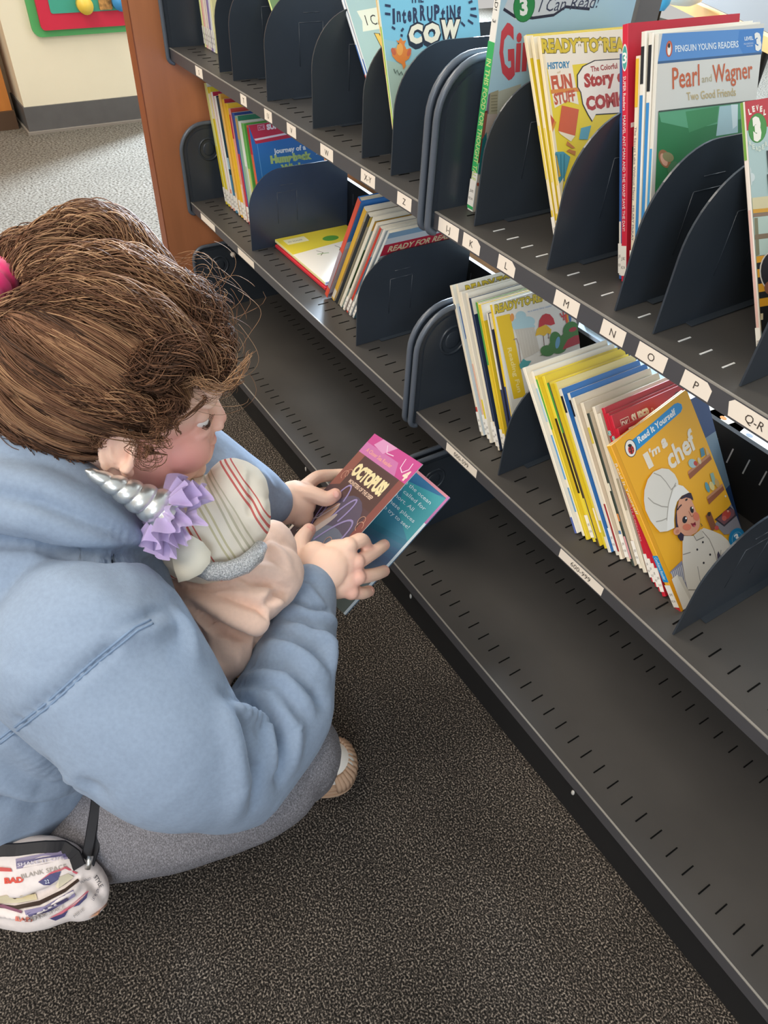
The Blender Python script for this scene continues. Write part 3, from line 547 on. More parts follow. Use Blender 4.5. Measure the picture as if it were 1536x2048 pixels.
def art_sky(a, W, H):
    a.rect(0, 0, W, H, '#3f7fc8'); a.poly([(0, 0), (W, 0), (W, H*.62), (0, H*.55)], '#b8b2c0'); a.poly([(0, H*.55), (W, H*.62), (W, H*.72), (0, H*.62)], '#a9c8e4'); a.ell(.10, H-.02, .045, .036, '#c8452f'); a.text('DO', .085, H-.03, .018, '#f0e2d8', bold=.05, outline='#1c1c22')
    for k in range(30):
        u = .006+.12*((k*37) % 30)/30; v = .01+.10*((k*17) % 30)/30; a.ell(u, v, .006, .005, ('#7a6a78', '#cfc6cc', '#9a8a98')[k % 3], 9)
def art_stepread(a, W, H):
    a.rect(0, 0, W, H, '#dfe3e4'); a.rect(0, H-.012, W, H, '#8fb0c8'); a.rect(0, H-.052, W, H-.026, '#c92f45'); a.text('READY FOR READING', .012, H-.045, .013, '#efdcae', width=.15, bold=.03); a.rect(0, 0, W, H-.060, '#5c8797')
    for k in range(8): a.ell(.012+.018*k, H-.066-.004*(k % 2), .010, .006, ('#e8e6e0', '#2f5a4a', '#39414a')[k % 3], 10)
    a.text('Saving a', .02, H-.098, .018, '#d9892f', width=.11, bold=.06)
def art_yellow(a, W, H):
    a.rect(0, 0, W, H, '#f0e6d2'); a.poly([(0, H*.62), (W, H*.70), (W, H), (0, H)], '#e6cf3f'); a.rect(.012, H-.036, .060, H-.012, '#efe6b8'); a.text('MY READER', .018, H-.028, .006, '#7a746a', width=.032)
    a.ell(.105, H-.045, .018, .012, '#5a9a3c'); a.line([(.05, H-.085), (.058, H-.098), (.048, H-.108)], .0016, '#6a5a3a'); a.line([(.095, H-.080), (.100, H-.094), (.092, H-.104)], .0016, '#6a5a3a')
    a.line([(.044, H-.100), (.068, H-.104)], .002, '#7aa34a'); a.poly([(.06, H-.150), (.14, H-.140), (.142, H-.150), (.062, H-.160)], '#c9a92e'); a.poly([(.055, H-.168), (.14, H-.155), (.14, H-.163), (.055, H-.176)], '#7fae3c'); a.poly([(.07, H-.184), (.14, H-.170), (.14, H-.182), (.075, H-.192)], '#b8395a'); a.poly([(.10, H-.19), (.13, H-.186), (.13, H-.20), (.10, H-.20)], '#3f6fb0')
def art_plain(c1, c2=None, tb='#efe9dc'):
    def f(a, W, H):
        a.rect(0, 0, W, H, c1)
        if tb: a.rect(0, H-.022, W, H-.001, tb)
        if c2: a.poly([(0, H*.25), (W, H*.4), (W, H*.75), (0, H*.7)], c2)
    return f
def sp_red(name, k):
    def f(a, t, h):
        a.ell(t/2, h*.86, t*.46, t*.62, '#dfe9e4'); a.ell(t/2, h*.86, t*.38, t*.52, '#3f9a98'); a.text('3', t/2, h*.86-.0017, .0034, '#f2f2ec', center=True, bold=.03)
        sptext('DK SUPER Readers', '#f2ddd6', .79, .24, .42, .02)(a, t, h)
        if k == 0: sptext(name, '#e6c4bc', .50, .26, .34)(a, t, h)
    return f
# ---- upper shelf, right bay
U = 'books on the upper shelf'; Mg = 'books on the middle shelf'
def sp_ginny(a, t, h):
    a.rect(.0002, .045, t-.0002, h-.075, '#3fae62'); sptext('IN THIS FOOD FOR THOUGHT TALE', '#c8d98a', .64, .50, .62, .02)(a, t, h); sptext('I CAN READ!   3', '#4a4a48', .99, .22, .45)(a, t, h); a.rect(.0002, .002, t-.0002, .010, '#3fae62')
book(.022, .040, Z2, .4, .252, .20, .0115, 'tall pale blue book with green and white spine in front of the round-shouldered bracket', '#bcd9e0', '#ece9e0', art=art_ginny, spart=sp_ginny, hard=True)
for k in range(3):
    book(.1655+.0095*k, .058-.002*k, Z2, -30.5+.9*k, .215, .152, .0052, ['cream-edged worn reader, leftmost of three yellow ones on the upper shelf', 'cream-edged worn reader sandwiched between two yellow ones on the upper shelf', 'yellow comic history reader with speech bubble on the upper shelf'][k], '#e8cf35', '#ecdcb8', art=art_comics if k == 2 else art_plain('#e8cf35', None, '#efe6d2'), band=[(.35, .6, '#e9cf6a'), (.1, .2, '#e6c84a')], yaw=1)
book(.2490, .071, Z2, -20.2, .205, .150, .0048, 'thin blue-spined book just left of the tall red book', '#3a6fb0', '#3b62a0', band=[(.02, .28, '#e6dfd2')], sticker_=True)
book(.2545, .069, Z2, -20.2, .229, .158, .0078, 'tall red hardback with red spine lettering on the upper shelf', '#b81f33', '#d42a42', art=art_dk, hard=True,
     spart=lambda a, t, h: (a.ell(t/2, h*.885, t*.42, .011, '#dfe9e4'), a.ell(t/2, h*.885, t*.34, .0095, '#4fa39a'), a.text('3', t/2, h*.885-.004, .008, '#f2f2ec', center=True, bold=.03), sptext('SUPER Readers   MARVEL ANT-MAN AND THE WASP SAVE THE DAY!', '#f2dcd6', .82, .60, .42, .01)(a, t, h)))
book(.2665, .069, Z2, -18.9, .206, .148, .0060, 'cream-spined book with yellow top right of the tall red book', '#efe6cf', '#ecdfc6', band=[(.80, .99, '#e5b738')], spart=sptext('The Secret Lake Without Mercy   HILARY McKAY', '#5c4a6a', .72, .50, .4))
book(.2735, .067, Z2, -18.7, .226, .150, .0060, 'first of two white and blue spined readers left of the blue-topped book', '#e6e3d8', '#e9e4d8', band=[(.82, .95, '#2b2c30'), (.05, .78, '#3d86c2')], spart=None)
book(.2805, .067, Z2, -18.3, .226, .150, .0060, 'second of two white and blue spined readers left of the blue-topped book', '#e6e3d8', '#e9e4d8', band=[(.80, .96, '#24262b'), (.05, .76, '#3d8ccc')])
book(.2875, .066, Z2, -18.0, .226, .147, .0050, 'blue-topped white and green reader about two friends on the upper shelf', '#dcdad2', '#e2ded2', art=art_pw, band=[(.1, .6, '#4f9fd2')])
book(.4370, .056, Z2, -30.0, .217, .152, .0048, 'red-topped level 3 reader with striped bottom at the right edge of the photo', '#b9cdc8', '#e9ddd0', art=art_l3, band=[(.12, .62, '#e3b9ae'), (.80, 1, '#78a548')], spart=None)
# ---- upper shelf, left bay
for k, (c, s) in enumerate([('#e8df9a', '#dfe29a'), ('#e3a59c', '#e6b0a6'), ('#dfd2c0', '#e8d8c4'), ('#d9cabf', '#e0cdbf'), ('#7d6a9a', '#8d7aa8'), ('#cfcfd2', '#d6d6da'), ('#e6dca0', '#e8e0a8')]):
    book(-.882+.0088*k, .066, Z2, -5+.6*k, .215+.003*(k % 3), .15, .0062+.001*(k % 2), '%s thin book, %s in the small row at the upper shelf far left' % (['pale yellow', 'pink', 'cream', 'beige', 'purple', 'light grey', 'straw yellow'][k], ['first', 'second', 'third', 'fourth', 'fifth', 'sixth', 'last'][k]), c, s, group=None)
book(-.520, .085, Z2, -40, .205, .15, .004, 'thin yellow-green book leaning steeply behind a divider at the top of the photo', '#6f8a5a', '#cfd98a')
book(-.206, .072, Z2, -40.3, .208, .15, .0046, 'blue-grey book with jagged lettering leaning steeply left on the upper shelf', '#9db8bd', '#dfe0e0', art=art_bear, band=[(.3, .6, '#3f6fb8'), (.1, .3, '#d98a86')])
book(-.213, .072, Z2, -40.8, .205, .15, .0046, 'thin white and red spined book tucked under the steeply leaning blue-grey one', '#9aa8b8', '#d9dde2', band=[(.3, .5, '#c8605a'), (.5, .7, '#3f6fb8')])
book(-.1335, .038, Z2, -20.9, .222, .150, .0044, 'thin cream-spined book behind the cow book', '#f0d98a', '#f0dca0', band=[(.5, .98, '#efc98a')])
book(-.1280, .036, Z2, -20.7, .228, .154, .0048, 'blue cow joke book with orange bird on the upper shelf', '#86c3d3', '#e6e4cf', art=art_cow, band=[(.12, .72, '#a3cf5a')], sticker_=False)
# ---- middle shelf, right bay
m1 = [('#cdd5d8', '#e9dcc2', art_m1a, 'cream-spined reader with a boy in a grey vest, leftmost in the row beside the bracket', .215),
      ('#cfd5c4', '#ece0c6', art_m1b, 'cream-spined reader right behind the boy in the grey vest', .220),
      ('#e9e2d2', '#eadfc8', None, 'plain cream thin reader, third in the row beside the bracket', .214),
      ('#dcd6c8', '#e8dcc4', None, 'ribbed cream thin reader, fourth in the row beside the bracket', .216),
      ('#23304a', '#2a3550', None, 'navy-spined thin reader in the row beside the bracket', .214),
      ('#6aa34f', '#e3c63a', None, 'green and yellow spined thin reader next to the navy one', .212),
      ('#e8c52f', '#e9c832', None, 'all-yellow thin reader left of the umbrella book', .214),
      ('#2c2f45', '#343a58', None, 'dark blue thin reader touching the umbrella book', .206)]
for k, (c, s, ar, lab, h) in enumerate(m1):
    book(.105+.0098*k, .050+(.003 if k % 2 else 0), Z1, -31.5+.25*k, h, .152, .0058, lab, c, s, art=ar or art_plain(c, None, '#e9e3d4'), yaw=3,
         band=[[(.15, .2, '#c8493f')], [(.05, .5, '#e8b9a0')], [(.1, .3, '#e6cf3f')], [(.2, .8, '#f0e6cc')], [(.0, .2, '#e9dcc2')], [(.6, 1, '#57a04a')], [(.1, .9, '#ddb826')], [(.5, 1, '#e8e0cc')]][k])
book(.1800, .056, Z1, -29.5, .219, .152, .0052, 'ready-to-read book with red and yellow umbrellas on the middle shelf', '#e6e2d8', '#e9c52f', art=art_umbrella, yaw=5, band=[(.0, .5, '#3b4a78')])
YEL = '#e6cb35'
m2 = [('#e6e2d6', '#efe6d2', .218, 'cream reader, leftmost of the packed row in front of the divider', [(0, .1, '#5a6db0')]),
      ('#dfe0d8', '#ece2cc', .216, 'cream reader with light blue spine patches in the packed row', [(.15, .3, '#6a9cc4'), (.35, .62, '#5f9fd0'), (.7, .9, '#a9c8d8')]),
      (YEL, YEL, .214, 'yellow reader with green top in the packed row', [(.68, .98, '#5fae45')]),
      (YEL, '#e8d23c', .216, 'yellow reader with round green badge on its spine', [(.3, .75, '#2c241c')]),
      (YEL, '#4a3a20', .212, 'brown and yellow spined reader in the packed row', [(.70, 1, '#4aa03f'), (.05, .3, '#e8d23c')]),
      ('#e8d896', '#d9c437', .214, 'mustard spined reader behind the brown one in the packed row', [(.1, .25, '#efe6cf')]),
      ('#3272b5', '#e4dccb', .210, 'first of two blue-covered readers in the packed row', [(.86, .96, '#22232a'), (.1, .2, '#c8b83a')]),
      ('#3272b5', '#e6ddcb', .208, 'second of two blue-covered readers in the packed row', [(.86, .96, '#1c1d22')]),
      ('#d9cbb4', '#efe3cb', .206, 'frayed cream reader right of the blue covers in the packed row', [(.05, .35, '#a33a3c')]),
      ('#cdbfa8', '#e9dcc4', .202, 'dull cream reader with yellow mark in the packed row', [(.75, .85, '#d9c24a'), (.05, .2, '#5f83b0')]),
      ('#c9bda6', '#3a4238', .194, 'dark speckled spine reader in the packed row', [(.05, .2, '#e2a3a6'), (.3, .35, '#d98a4a'), (.5, .55, '#e8e0c8')]),
      ('#e0d6c2', '#efe2ca', .204, 'plain cream reader with striped tag in the packed row', [(.04, .18, '#c9b3b0')]),
      ('#d6ccb6', '#e6dcc6', .200, 'beige reader just left of the red readers', [(.4, .6, '#b3a98f')]),
      ('#2a2a2c', '#e9e0cc', .206, 'black-edged cream reader touching the first red reader', [(.1, .3, '#7fa3c0')])]
xx = .324
for k, (c, s, h, lab, bd) in enumerate(m2):
    t = .0050 if k % 3 else .0058
    book(xx, .030+.0022*k+(.003 if k % 2 else 0), Z1, -42.5+.1*k, h, .150, t, lab, c, s, yaw=4+.3*k, band=bd, sticker_=k in (3, 7, 9, 11, 13), art=art_plain(c, None, None if c == '#2a2a2c' else ('#ede4cf' if k < 2 else None)))
    xx += (t+.0004)/math.cos(R(42))
for k, (lab, h) in enumerate([('first red reader, leftmost of the red ones in the packed row', .216), ('second red reader from the left in the packed row', .214), ('third red reader with clear white lettering on its cover top', .216), ('fourth red reader with a cream top edge beside the chef book', .205)]):
    t = .0052
    book(xx, .054-.002*k, Z1, -41.2+.1*k, h, .152, t, lab, '#b4202c', '#cf2438', yaw=8.5+.5*k, art=art_super, spart=sp_red(['SPORTS SUPERSTARS', 'SPACE', 'OCEANS', 'BUGS'][k], k), hard=True)
    xx += (t+.0004)/math.cos(R(41))
book(xx, .062, Z1, -40.8, .206, .168, .0046, 'blue book sticking out behind the right edge of the chef book', '#33507a', '#d8cdb6', yaw=10.5, art=art_plain('#2c4a78', '#7f97a8', None))
xx += .0056/math.cos(R(41))
def sp_chef(a, t, h):
    a.rect(.0002, .04, t-.0002, .075, '#2392cf'); sptext('Confident Reader', '#f0f0ea', .34, .14, .5)(a, t, h); sptext('Read It Yourself', '#f6ecd8', .90, .3, .45)(a, t, h)
    a.rect(.0002, .0005, t-.0002, .007, '#c8303a')
_BL, _v, _n = np.array((.4808, .0503, .3800)), np.array((-.1368, -.0343, .1615)), np.array((.748, .100, .6555))
_v /= np.linalg.norm(_v); _n -= _v*(_n@_v); _n /= np.linalg.norm(_n); _u2 = np.cross(_v, _n); _o = _BL-_n*.0075
book(0, 0, 0, 0, .2145, .152, .0075, 'yellow picture book with a boy in a tall white chef hat', '#f2b127', '#eeb030', art=art_chef, spart=sp_chef, hard=True,
     mtx=Matrix(((_n[0], _u2[0], _v[0], _o[0]), (_n[1], _u2[1], _v[1], _o[1]), (_n[2], _u2[2], _v[2], _o[2]), (0, 0, 0, 1))))
CHEFX = xx
# ---- middle shelf, left bay
m3 = [('#e9e6dc', '#d9d98a', .236, 'white and pale green spined book, far left of the middle shelf by the bracket', [(.0, .5, '#dcc83a')]), ('#e6d23a', '#e6cf3a', .232, 'yellow-green book second from the bracket on the far middle shelf', [(.75, .95, '#efe9d6')]),
      ('#c8304a', '#efe6da', .226, 'white-spined book with red cover top on the far middle shelf', [(0, .15, '#e8a08a')]), ('#23324a', '#f0ebe2', .222, 'first white spine after the red-topped book on the far middle shelf', [(0, .2, '#e8a08a')]),
      ('#27384a', '#22424f', .222, 'dark teal spined book on the far middle shelf', [(0, .35, '#4f88a8'), (.4, .5, '#a8c8d4')]), ('#e9a83a', '#eec06a', .232, 'orange and cream spined book on the far middle shelf', [(0, .2, '#efd8c0')]),
      ('#b92f3f', '#f0b93a', .226, 'amber-spined book with crimson cover top on the far middle shelf', None), ('#efc02f', '#f2c22f', .222, 'bright yellow-spined book on the far middle shelf', [(0, .15, '#f3d9cc')]),
      ('#c84a3a', '#e8a08c', .216, 'salmon-spined book on the far middle shelf', [(.75, .95, '#c8304a'), (0, .35, '#f0d0c4')]), ('#2b4a8a', '#3a58a0', .212, 'royal blue spined book on the far middle shelf', [(0, .65, '#cf4050')]),
      ('#2f7a5a', '#8fb8a0', .210, 'sage green spined book on the far middle shelf', [(.8, .98, '#c8a86a'), (0, .2, '#5fae9a')]), ('#e6e8de', '#e9e9df', .204, 'white-covered book on the far middle shelf', [(0, .6, '#b9c8b0')]),
      ('#5fae4a', '#6fb85a', .204, 'leaf green book next to the red and blue whale book', [(0, .6, '#d0cf7a')])]
xx = -.858
for k, (c, s, h, lab, bd) in enumerate(m3):
    book(xx, .066, Z1, -13+.15*k, h, .150, .0118+.002*(k % 3 == 1)-.002*(k % 3 == 2), lab, c, s, band=bd)
    xx += .0139
book(-.6668, .069, Z1, -13, .206, .156, .0120, 'red and blue whale journey hardback on the far middle shelf', '#2f6fae', '#e0684a', art=art_whale, hard=True, band=[(.75, .98, '#c42a3f')])
# lying flat
for k, (c, lab, dx) in enumerate([('#c92f3c', 'red picture book lying flat underneath a yellow and cream one', .006), ('#f0e6d2', 'yellow and cream picture book lying flat on top of a red one', 0)]):
    r_ = book(-.602+dx, .072+.002*k, Z1, 0, .212, .168, .0065, lab, c, c if k == 0 else '#e9e2a8', art=art_yellow if k else None, sticker_=False, hard=True)
    # spine along the shelf front, cover up
    m = Matrix(((0, 0, 1, -.600+dx), (0, 1, 0, .066+.002*k), (-1, 0, 0, 0), (0, 0, 0, 1)))
    r_.matrix_world = Matrix(((0, 0, -1, -.395+dx), (0, 1, 0, .064+.003*k), (1, 0, 0, Z1+.001+.0078*k), (0, 0, 0, 1)))
m4 = [('#3f7fc8', '#d9553f', .240, .200, .0110, 'large hardback with blue sky cover and red spine leaning right on the middle shelf', art_sky, True),
      ('#e8d9b0', '#e2b33f', .226, .180, .0105, 'gold-spined book just right of the blue sky one', art_plain('#d9c9a8', '#c8b08a', '#ece4cf'), False),
      ('#e4d6b2', '#1f262c', .222, .176, .0085, 'black-spined book in the right-leaning row', art_plain('#d9c9a8', None, '#e6c25a'), False),
      ('#a9bfc8', '#e6e0cc', .220, .176, .0085, 'cream-spined book with tractor-like green cover in the right-leaning row', art_plain('#9fb6b0', '#3f5a34', '#e2b04a'), False),
      ('#e9e0cf', '#efe4cf', .216, .160, .0060, 'plain cream spined book in the right-leaning row', None, False),
      ('#dfe0da', '#c8402f', .214, .160, .0060, 'red-spined book in the right-leaning row', art_plain('#dfe0da', '#7fa3c0', '#e9e6da'), False),
      ('#e6e6e0', '#e8e4da', .216, .160, .0055, 'white-covered book in the right-leaning row', None, False),
      ('#5c8797', '#cfd3cf', .216, .170, .0055, 'teal adventure reader with red title band, rightmost of the right-leaning row', art_stepread, False)]
xx = -.374
for k, (c, s, h, w_, t, lab, ar, hd) in enumerate(m4):
    book(xx, .058 - (.004 if k == 0 else 0)+.001*(k % 2), Z1, 27.8, h, w_, t, lab, c, s, art=ar, hard=hd, band=[(.02, .12, '#e2d8c4')] if k % 2 else [(.1, .5, '#a898a0')] if k == 0 else None, sticker_=k > 3)
    xx += (t+.0006)/math.cos(R(27.8))+.0035
# ------------------------------------------------------------ what stands beyond the unit
t = thing('display_bench', 'low pale blue-grey bench in daylight behind the shelving', 'bench', (0, .9, 0))
b = MB(); b.box((-1.3, -.54, .285), (1.2, .62, .305), mat('pale_laminate', '#93a3ad', .6)); b.build('bench_top', t)
for x in (-1.2, 1.1):
    b = MB(); b.box((x, -.38, 0), (x+.04, .58, .2845), m_dark); b.build('bench_leg', t)
t = thing('cardboard_box', 'plain tan cardboard box on the bench behind the far bay of the shelving', 'box', (-.98, .385, .306))
b = MB(); b.box((0, 0, 0), (.56, .15, .165), mat('kraft_board', '#c49468', .8, .2, noise=(40, .05, 3))); b.build('box_body', t)
for k, (px, py, ww, c, lab) in enumerate([(1378, 835, .085, '#f6f0dc', 'cream card nearest the chef book on the daylit bench'), (1425, 862, .07, '#f3e6cc', 'cream card with orange corner on the daylit bench'), (1480, 900, .10, '#f3f2ea', 'white folded card on the daylit bench below the Q-R sticker'), (1195, 665, .08, '#bfe0d4', 'pale green card on the bench behind the umbrella book'), (945, 520, .10, '#f2e9c8', 'cream card with red marks on the bench behind the K sticker')]):
    c0 = onp(px, py, 2, .306); b = MB(); b.prism([(0, 0), (ww, .012), (ww-.01, .06), (.005, .055)], lambda u, v, d, c0=c0: (c0[0]+u-ww/2, c0[1]+v, .3058+d), .012, mat('card_'+c[1:], c, .7))
    a = Art(lambda u, v, d, c0=c0: (c0[0]+u-ww/2, c0[1]+v, .3178+d)); a.ell(ww*.4, .03, .006, .005, ('#9aa3b0', '#d98a4a', '#9aa3b0', '#5fa88a', '#c8504a')[k])
    o = b.build('paper_card'); a.build('card_print', o); tag(o, lab, 'card')
# low reading table beyond the unit
tp = onp(1440, 30, 2, .62)
t = thing('reading_table', 'low table with light orange wood edge beyond the shelving, top right of the photo', 'table', (tp[0], tp[1], 0))
o = np.array([0, 0])
b = MB(); d1 = onp(1536, 50, 2, .62)-onp(1400, -10, 2, .62); an = math.atan2(d1[1], d1[0])
def rot2(u, v): return (u*math.cos(an)-v*math.sin(an), u*math.sin(an)+v*math.cos(an))
b.prism([rot2(*q) for q in rrect(-.8, 0, .9, .7, .03)], lambda u, v, d: (u, v, .585+d), .035, mat('birch_edge', '#e2ad66', .5)); b.build('table_edge', t)
b = MB(); b.prism([rot2(*q) for q in rrect(-.785, .03, .885, .69, .03)], lambda u, v, d: (u, v, .620+d), .002, mat('grey_laminate', '#56524d', .6)); b.build('table_top', t)
for u, v in ((-.7, .08), (.8, .08), (-.7, .6), (.8, .6)):
    b = MB(); q = rot2(u, v); b.tube([(*q, 0), (*q, .586)], .02, m_dark, 12); b.build('leg', t)

for (px, py, r_, hgt, c1, c2, nm, lab) in ((1358, 8, .085, .05, '#f0ead8', '#c8384a', 'serving_bowl', 'white bowl with red swirled rim on the table at the top right'), (1318, 20, .035, .07, '#4fb0dc', '#7cc8e8', 'paper_cup', 'small light blue cup beside the white bowl at the top')):
    c0 = onp(px, py, 2, .6225); t = thing(nm, lab, 'bowl' if r_ > .05 else 'cup', (c0[0], c0[1], .6225)); b = MB(); N = 32; prof = [(.5, 0), (.8, .25), (1, 1), (.96, 1), (.75, .3), (.45, .08)]
    vs = [(r_*q[0]*math.cos(2*math.pi*i/N), r_*q[0]*math.sin(2*math.pi*i/N), hgt*q[1]) for q in prof for i in range(N)]
    b.add(vs, [(j*N+i, j*N+(i+1) % N, (j+1)*N+(i+1) % N, (j+1)*N+i) for j in range(5) for i in range(N)]+[tuple(range(N-1, -1, -1)), tuple(range(5*N, 6*N))], mat('ware_'+c1[1:], c1, .4), True); b.build('bowl_body' if r_ > .05 else 'cup_body', t)
    b = MB(); b.tube([(r_*.98*math.cos(q), r_*.98*math.sin(q), hgt) for q in np.linspace(0, 2*math.pi, 33)], r_*.07, mat('ware_'+c2[1:], c2, .4), 8, cap=False); b.build('rim', t)
# ------------------------------------------------------------ soft bodies: blobs fused into one skin
from mathutils.bvhtree import BVHTree
from mathutils import noise as mnoise
def fuse(mb, name, mats, parent, vox, sm=6, fac=.5, folds=(), nz=None, pre=None, colf=None, post_sm=2, **kw):
    tmp = mb.build('tmp'); md = tmp.modifiers.new('r', 'REMESH'); md.mode = 'VOXEL'; md.voxel_size = vox; md.use_smooth_shade = True
    if sm: s = tmp.modifiers.new('s', 'SMOOTH'); s.iterations = sm; s.factor = fac
    bpy.context.view_layer.update(); dg = bpy.context.evaluated_depsgraph_get()
    me = bpy.data.meshes.new_from_object(tmp.evaluated_get(dg)); bpy.data.objects.remove(tmp)
    n = len(me.vertices); co = np.empty(n*3); me.vertices.foreach_get('co', co); co = co.reshape(-1, 3)
    def normals():
        a = np.empty(n*3); me.vertices.foreach_get('normal', a); return a.reshape(-1, 3)
    if folds or nz or pre:
        nm = normals(); d = np.zeros(n)
        if folds:
            bvh = BVHTree.FromPolygons([Vector(v) for v in co], [tuple(p.vertices) for p in me.polygons])
            for pts, amp, wd in folds:
                pl = []
                for i in range(len(pts)-1):
                    for s_ in range(6):
                        f = s_/6; pl.append((pts[i][0]*(1-f)+pts[i+1][0]*f, pts[i][1]*(1-f)+pts[i+1][1]*f))
                pl.append(pts[-1]); q = []
                for px, py in pl:
                    dr = P(px, py, 1)-CAM; h = bvh.ray_cast(Vector(CAM), Vector(dr/np.linalg.norm(dr)))
                    if h[0] is not None: q.append(np.array(h[0]))
                m = len(q)
                for i, c in enumerate(q):                         # bumps strung along the crease, fading at its ends
                    k = np.where((np.abs(co-c) < wd*3).all(1))[0]
                    if len(k) == 0: continue
                    g = np.exp(-((co[k]-c)**2).sum(1)/wd**2)*amp*math.sin(math.pi*(i+.7)/(m+.4))**.5*1.45
                    d[k] = np.where(np.abs(g) > np.abs(d[k]), np.where(d[k]*g < 0, d[k]+g, g), np.where(d[k]*g < 0, d[k]+g, d[k]))
        if nz:
            amp, sc = nz
            d += amp*np.array([mnoise.noise(Vector(v*sc)) for v in co])
        co = co + nm*d[:, None]
        if pre is not None: co = pre(co)
        me.vertices.foreach_set('co', co.ravel()); me.update()
    me.name = name; me.materials.clear()
    for m_ in mats: me.materials.append(m_)
    me.polygons.foreach_set('use_smooth', [True]*len(me.polygons))
    if colf:
        at = me.color_attributes.new('tint', 'FLOAT_COLOR', 'POINT'); c = colf(co); at.data.foreach_set('color', np.c_[c, np.ones(n)].ravel())
    o = bpy.data.objects.new(name, me); COL.objects.link(o); 
    if parent is not None: o.parent = parent; o.matrix_parent_inverse = parent.matrix_world.inverted()
    for k, v in kw.items(): o[k] = v
    return o
def bvh_of(o):
    me = o.data; mw = o.matrix_world
    return BVHTree.FromPolygons([mw @ v.co for v in me.vertices], [tuple(p.vertices) for p in me.polygons])
def cast(bvh, px, py, off=0, dflt=None):
    dr = P(px, py, 1)-CAM; h = bvh.ray_cast(Vector(CAM), Vector(dr/np.linalg.norm(dr)))
    if h[0] is None: return None if dflt is None else P(px, py, dflt)
    return np.array(h[0]) + off*np.array(h[1])
CR = np.array([cr, cu, cf]).T       # columns: photo right, up, away
def T(m, pts, rad, seg=14, flat=1.0): # tube through photo points (x, y, depth)
    Q = [P(*q) for q in pts]
    # resample smoothly (Catmull-Rom)
    out = []; ro = []
    rad = list(rad)
    for i in range(len(Q)-1):
        p0, p1, p2, p3 = Q[max(i-1, 0)], Q[i], Q[i+1], Q[min(i+2, len(Q)-1)]
        for k in range(5):
            t = k/5; out.append(.5*((2*p1)+(-p0+p2)*t+(2*p0-5*p1+4*p2-p3)*t*t+(-p0+3*p1-3*p2+p3)*t**3)); ro.append(rad[i]*(1-t)+rad[i+1]*t)
    out.append(Q[-1]); ro.append(rad[-1])
    m.tube(out, ro, M0, seg, flat=flat)
    m.ell(out[0], (ro[0],)*3, M0); m.ell(out[-1], (ro[-1],)*3, M0)
def E3(m, x, y, t, r, rot=CR): m.ell(P(x, y, t), r if hasattr(r, '__len__') else (r,)*3, M0, rot)
M0 = m_dark
# ------------------------------------------------------------ person
m_skin = mat('skin', '#e9b7a0', .5, .35, sss=.12)
nt = m_skin.node_tree; at = nt.nodes.new('ShaderNodeAttribute'); at.attribute_name = 'tint'; nt.links.new(at.outputs['Color'], nt.nodes['Principled BSDF'].inputs['Base Color'])
nn = nt.nodes.new('ShaderNodeTexNoise'); nn.inputs['Scale'].default_value = 900; bb = nt.nodes.new('ShaderNodeBump'); bb.inputs['Strength'].default_value = .12; bb.inputs['Distance'].default_value = .0006
nt.links.new(nn.outputs['Fac'], bb.inputs['Height']); nt.links.new(bb.outputs[0], nt.nodes['Principled BSDF'].inputs['Normal'])
m_hood = mat('pale_blue_fleece', '#8b9bb0', .9, .12, noise=(260, .05, 3), bump=(1100, .25, .0006), sheen=.1)
m_legg = ramp_mat('heather_grey_jersey', 900, [(.3, '#5d5b5b'), (.5, '#77757a'), (.7, '#98969a')], .9, .3, .0006, 3, .15, stretch=(1, 1, .35))
person = thing('person', 'crouching person in a pale blue hoodie and grey leggings, brown hair tied back, holding an open book and hugging a doll', 'person', (.16, -.42, 0))
person['label'] = 'crouching person in pale blue hoodie and grey leggings, brown hair tied back, reading a book'
def fixp(o):
    if o is not None: o.matrix_parent_inverse = Matrix.Translation(-person.location)
# head frame
def ORT(F_, U_):
    F_ = F_/np.linalg.norm(F_); U_ = U_-F_*(F_@U_); U_ /= np.linalg.norm(U_); return F_, np.cross(U_, F_), U_
HF, HL, HU = ORT(.91*cr+.111*cu+.40*cf, .148*cr+.8145*cu-.56*cf); HS = .893
HO = P(242, 827, .68)
def Hd(x, y, z): return HO + HS*(HF*x + HL*y + HU*z)
HR = np.array([HF, HL, HU]).T
def HE(m, c, r, rot=None): m.ell(Hd(*c), np.array(r)*HS, M0, HR if rot is None else HR@rot, 20, 14)
def rotY(a): c, s = math.cos(R(a)), math.sin(R(a)); return np.array([[c, 0, s], [0, 1, 0], [-s, 0, c]])
body = MB()
HE(body, (-.020, 0, .048), (.098, .076, .082)); HE(body, (.030, 0, .030), (.064, .062, .070)); HE(body, (.040, 0, -.028), (.050, .054, .050))
HE(body, (.040, 0, -.058), (.046, .042, .032)); HE(body, (.074, 0, -.074), (.016, .018, .014)); HE(body, (.082, 0, -.048), (.016, .022, .022))
HE(body, (.076, 0, -.004), (.020, .026, .034)); HE(body, (.084, 0, -.026), (.014, .026, .014)); HE(body, (.082, 0, .020), (.016, .030, .016))
for s in (1, -1):
    HE(body, (.074, s*.020, -.014), (.018, .018, .022)); HE(body, (.058, s*.032, -.030), (.030, .026, .028)); HE(body, (.080, s*.028, .030), (.014, .026, .008)); HE(body, (.074, s*.030, -.008), (.014, .018, .007)); HE(body, (.0745, s*.031, .0115), (.0120, .0145, .0085))
    HE(body, (.100, s*.009, -.017), (.008, .007, .006)); HE(body, (.010, s*.046, -.045), (.036, .016, .026))
body.tube([Hd(.088, 0, .024), Hd(.095, 0, .006), Hd(.101, 0, -.008)], [.0075, .0085, .0092], M0, 10); HE(body, (.103, 0, -.011), (.0098, .0095, .0085))
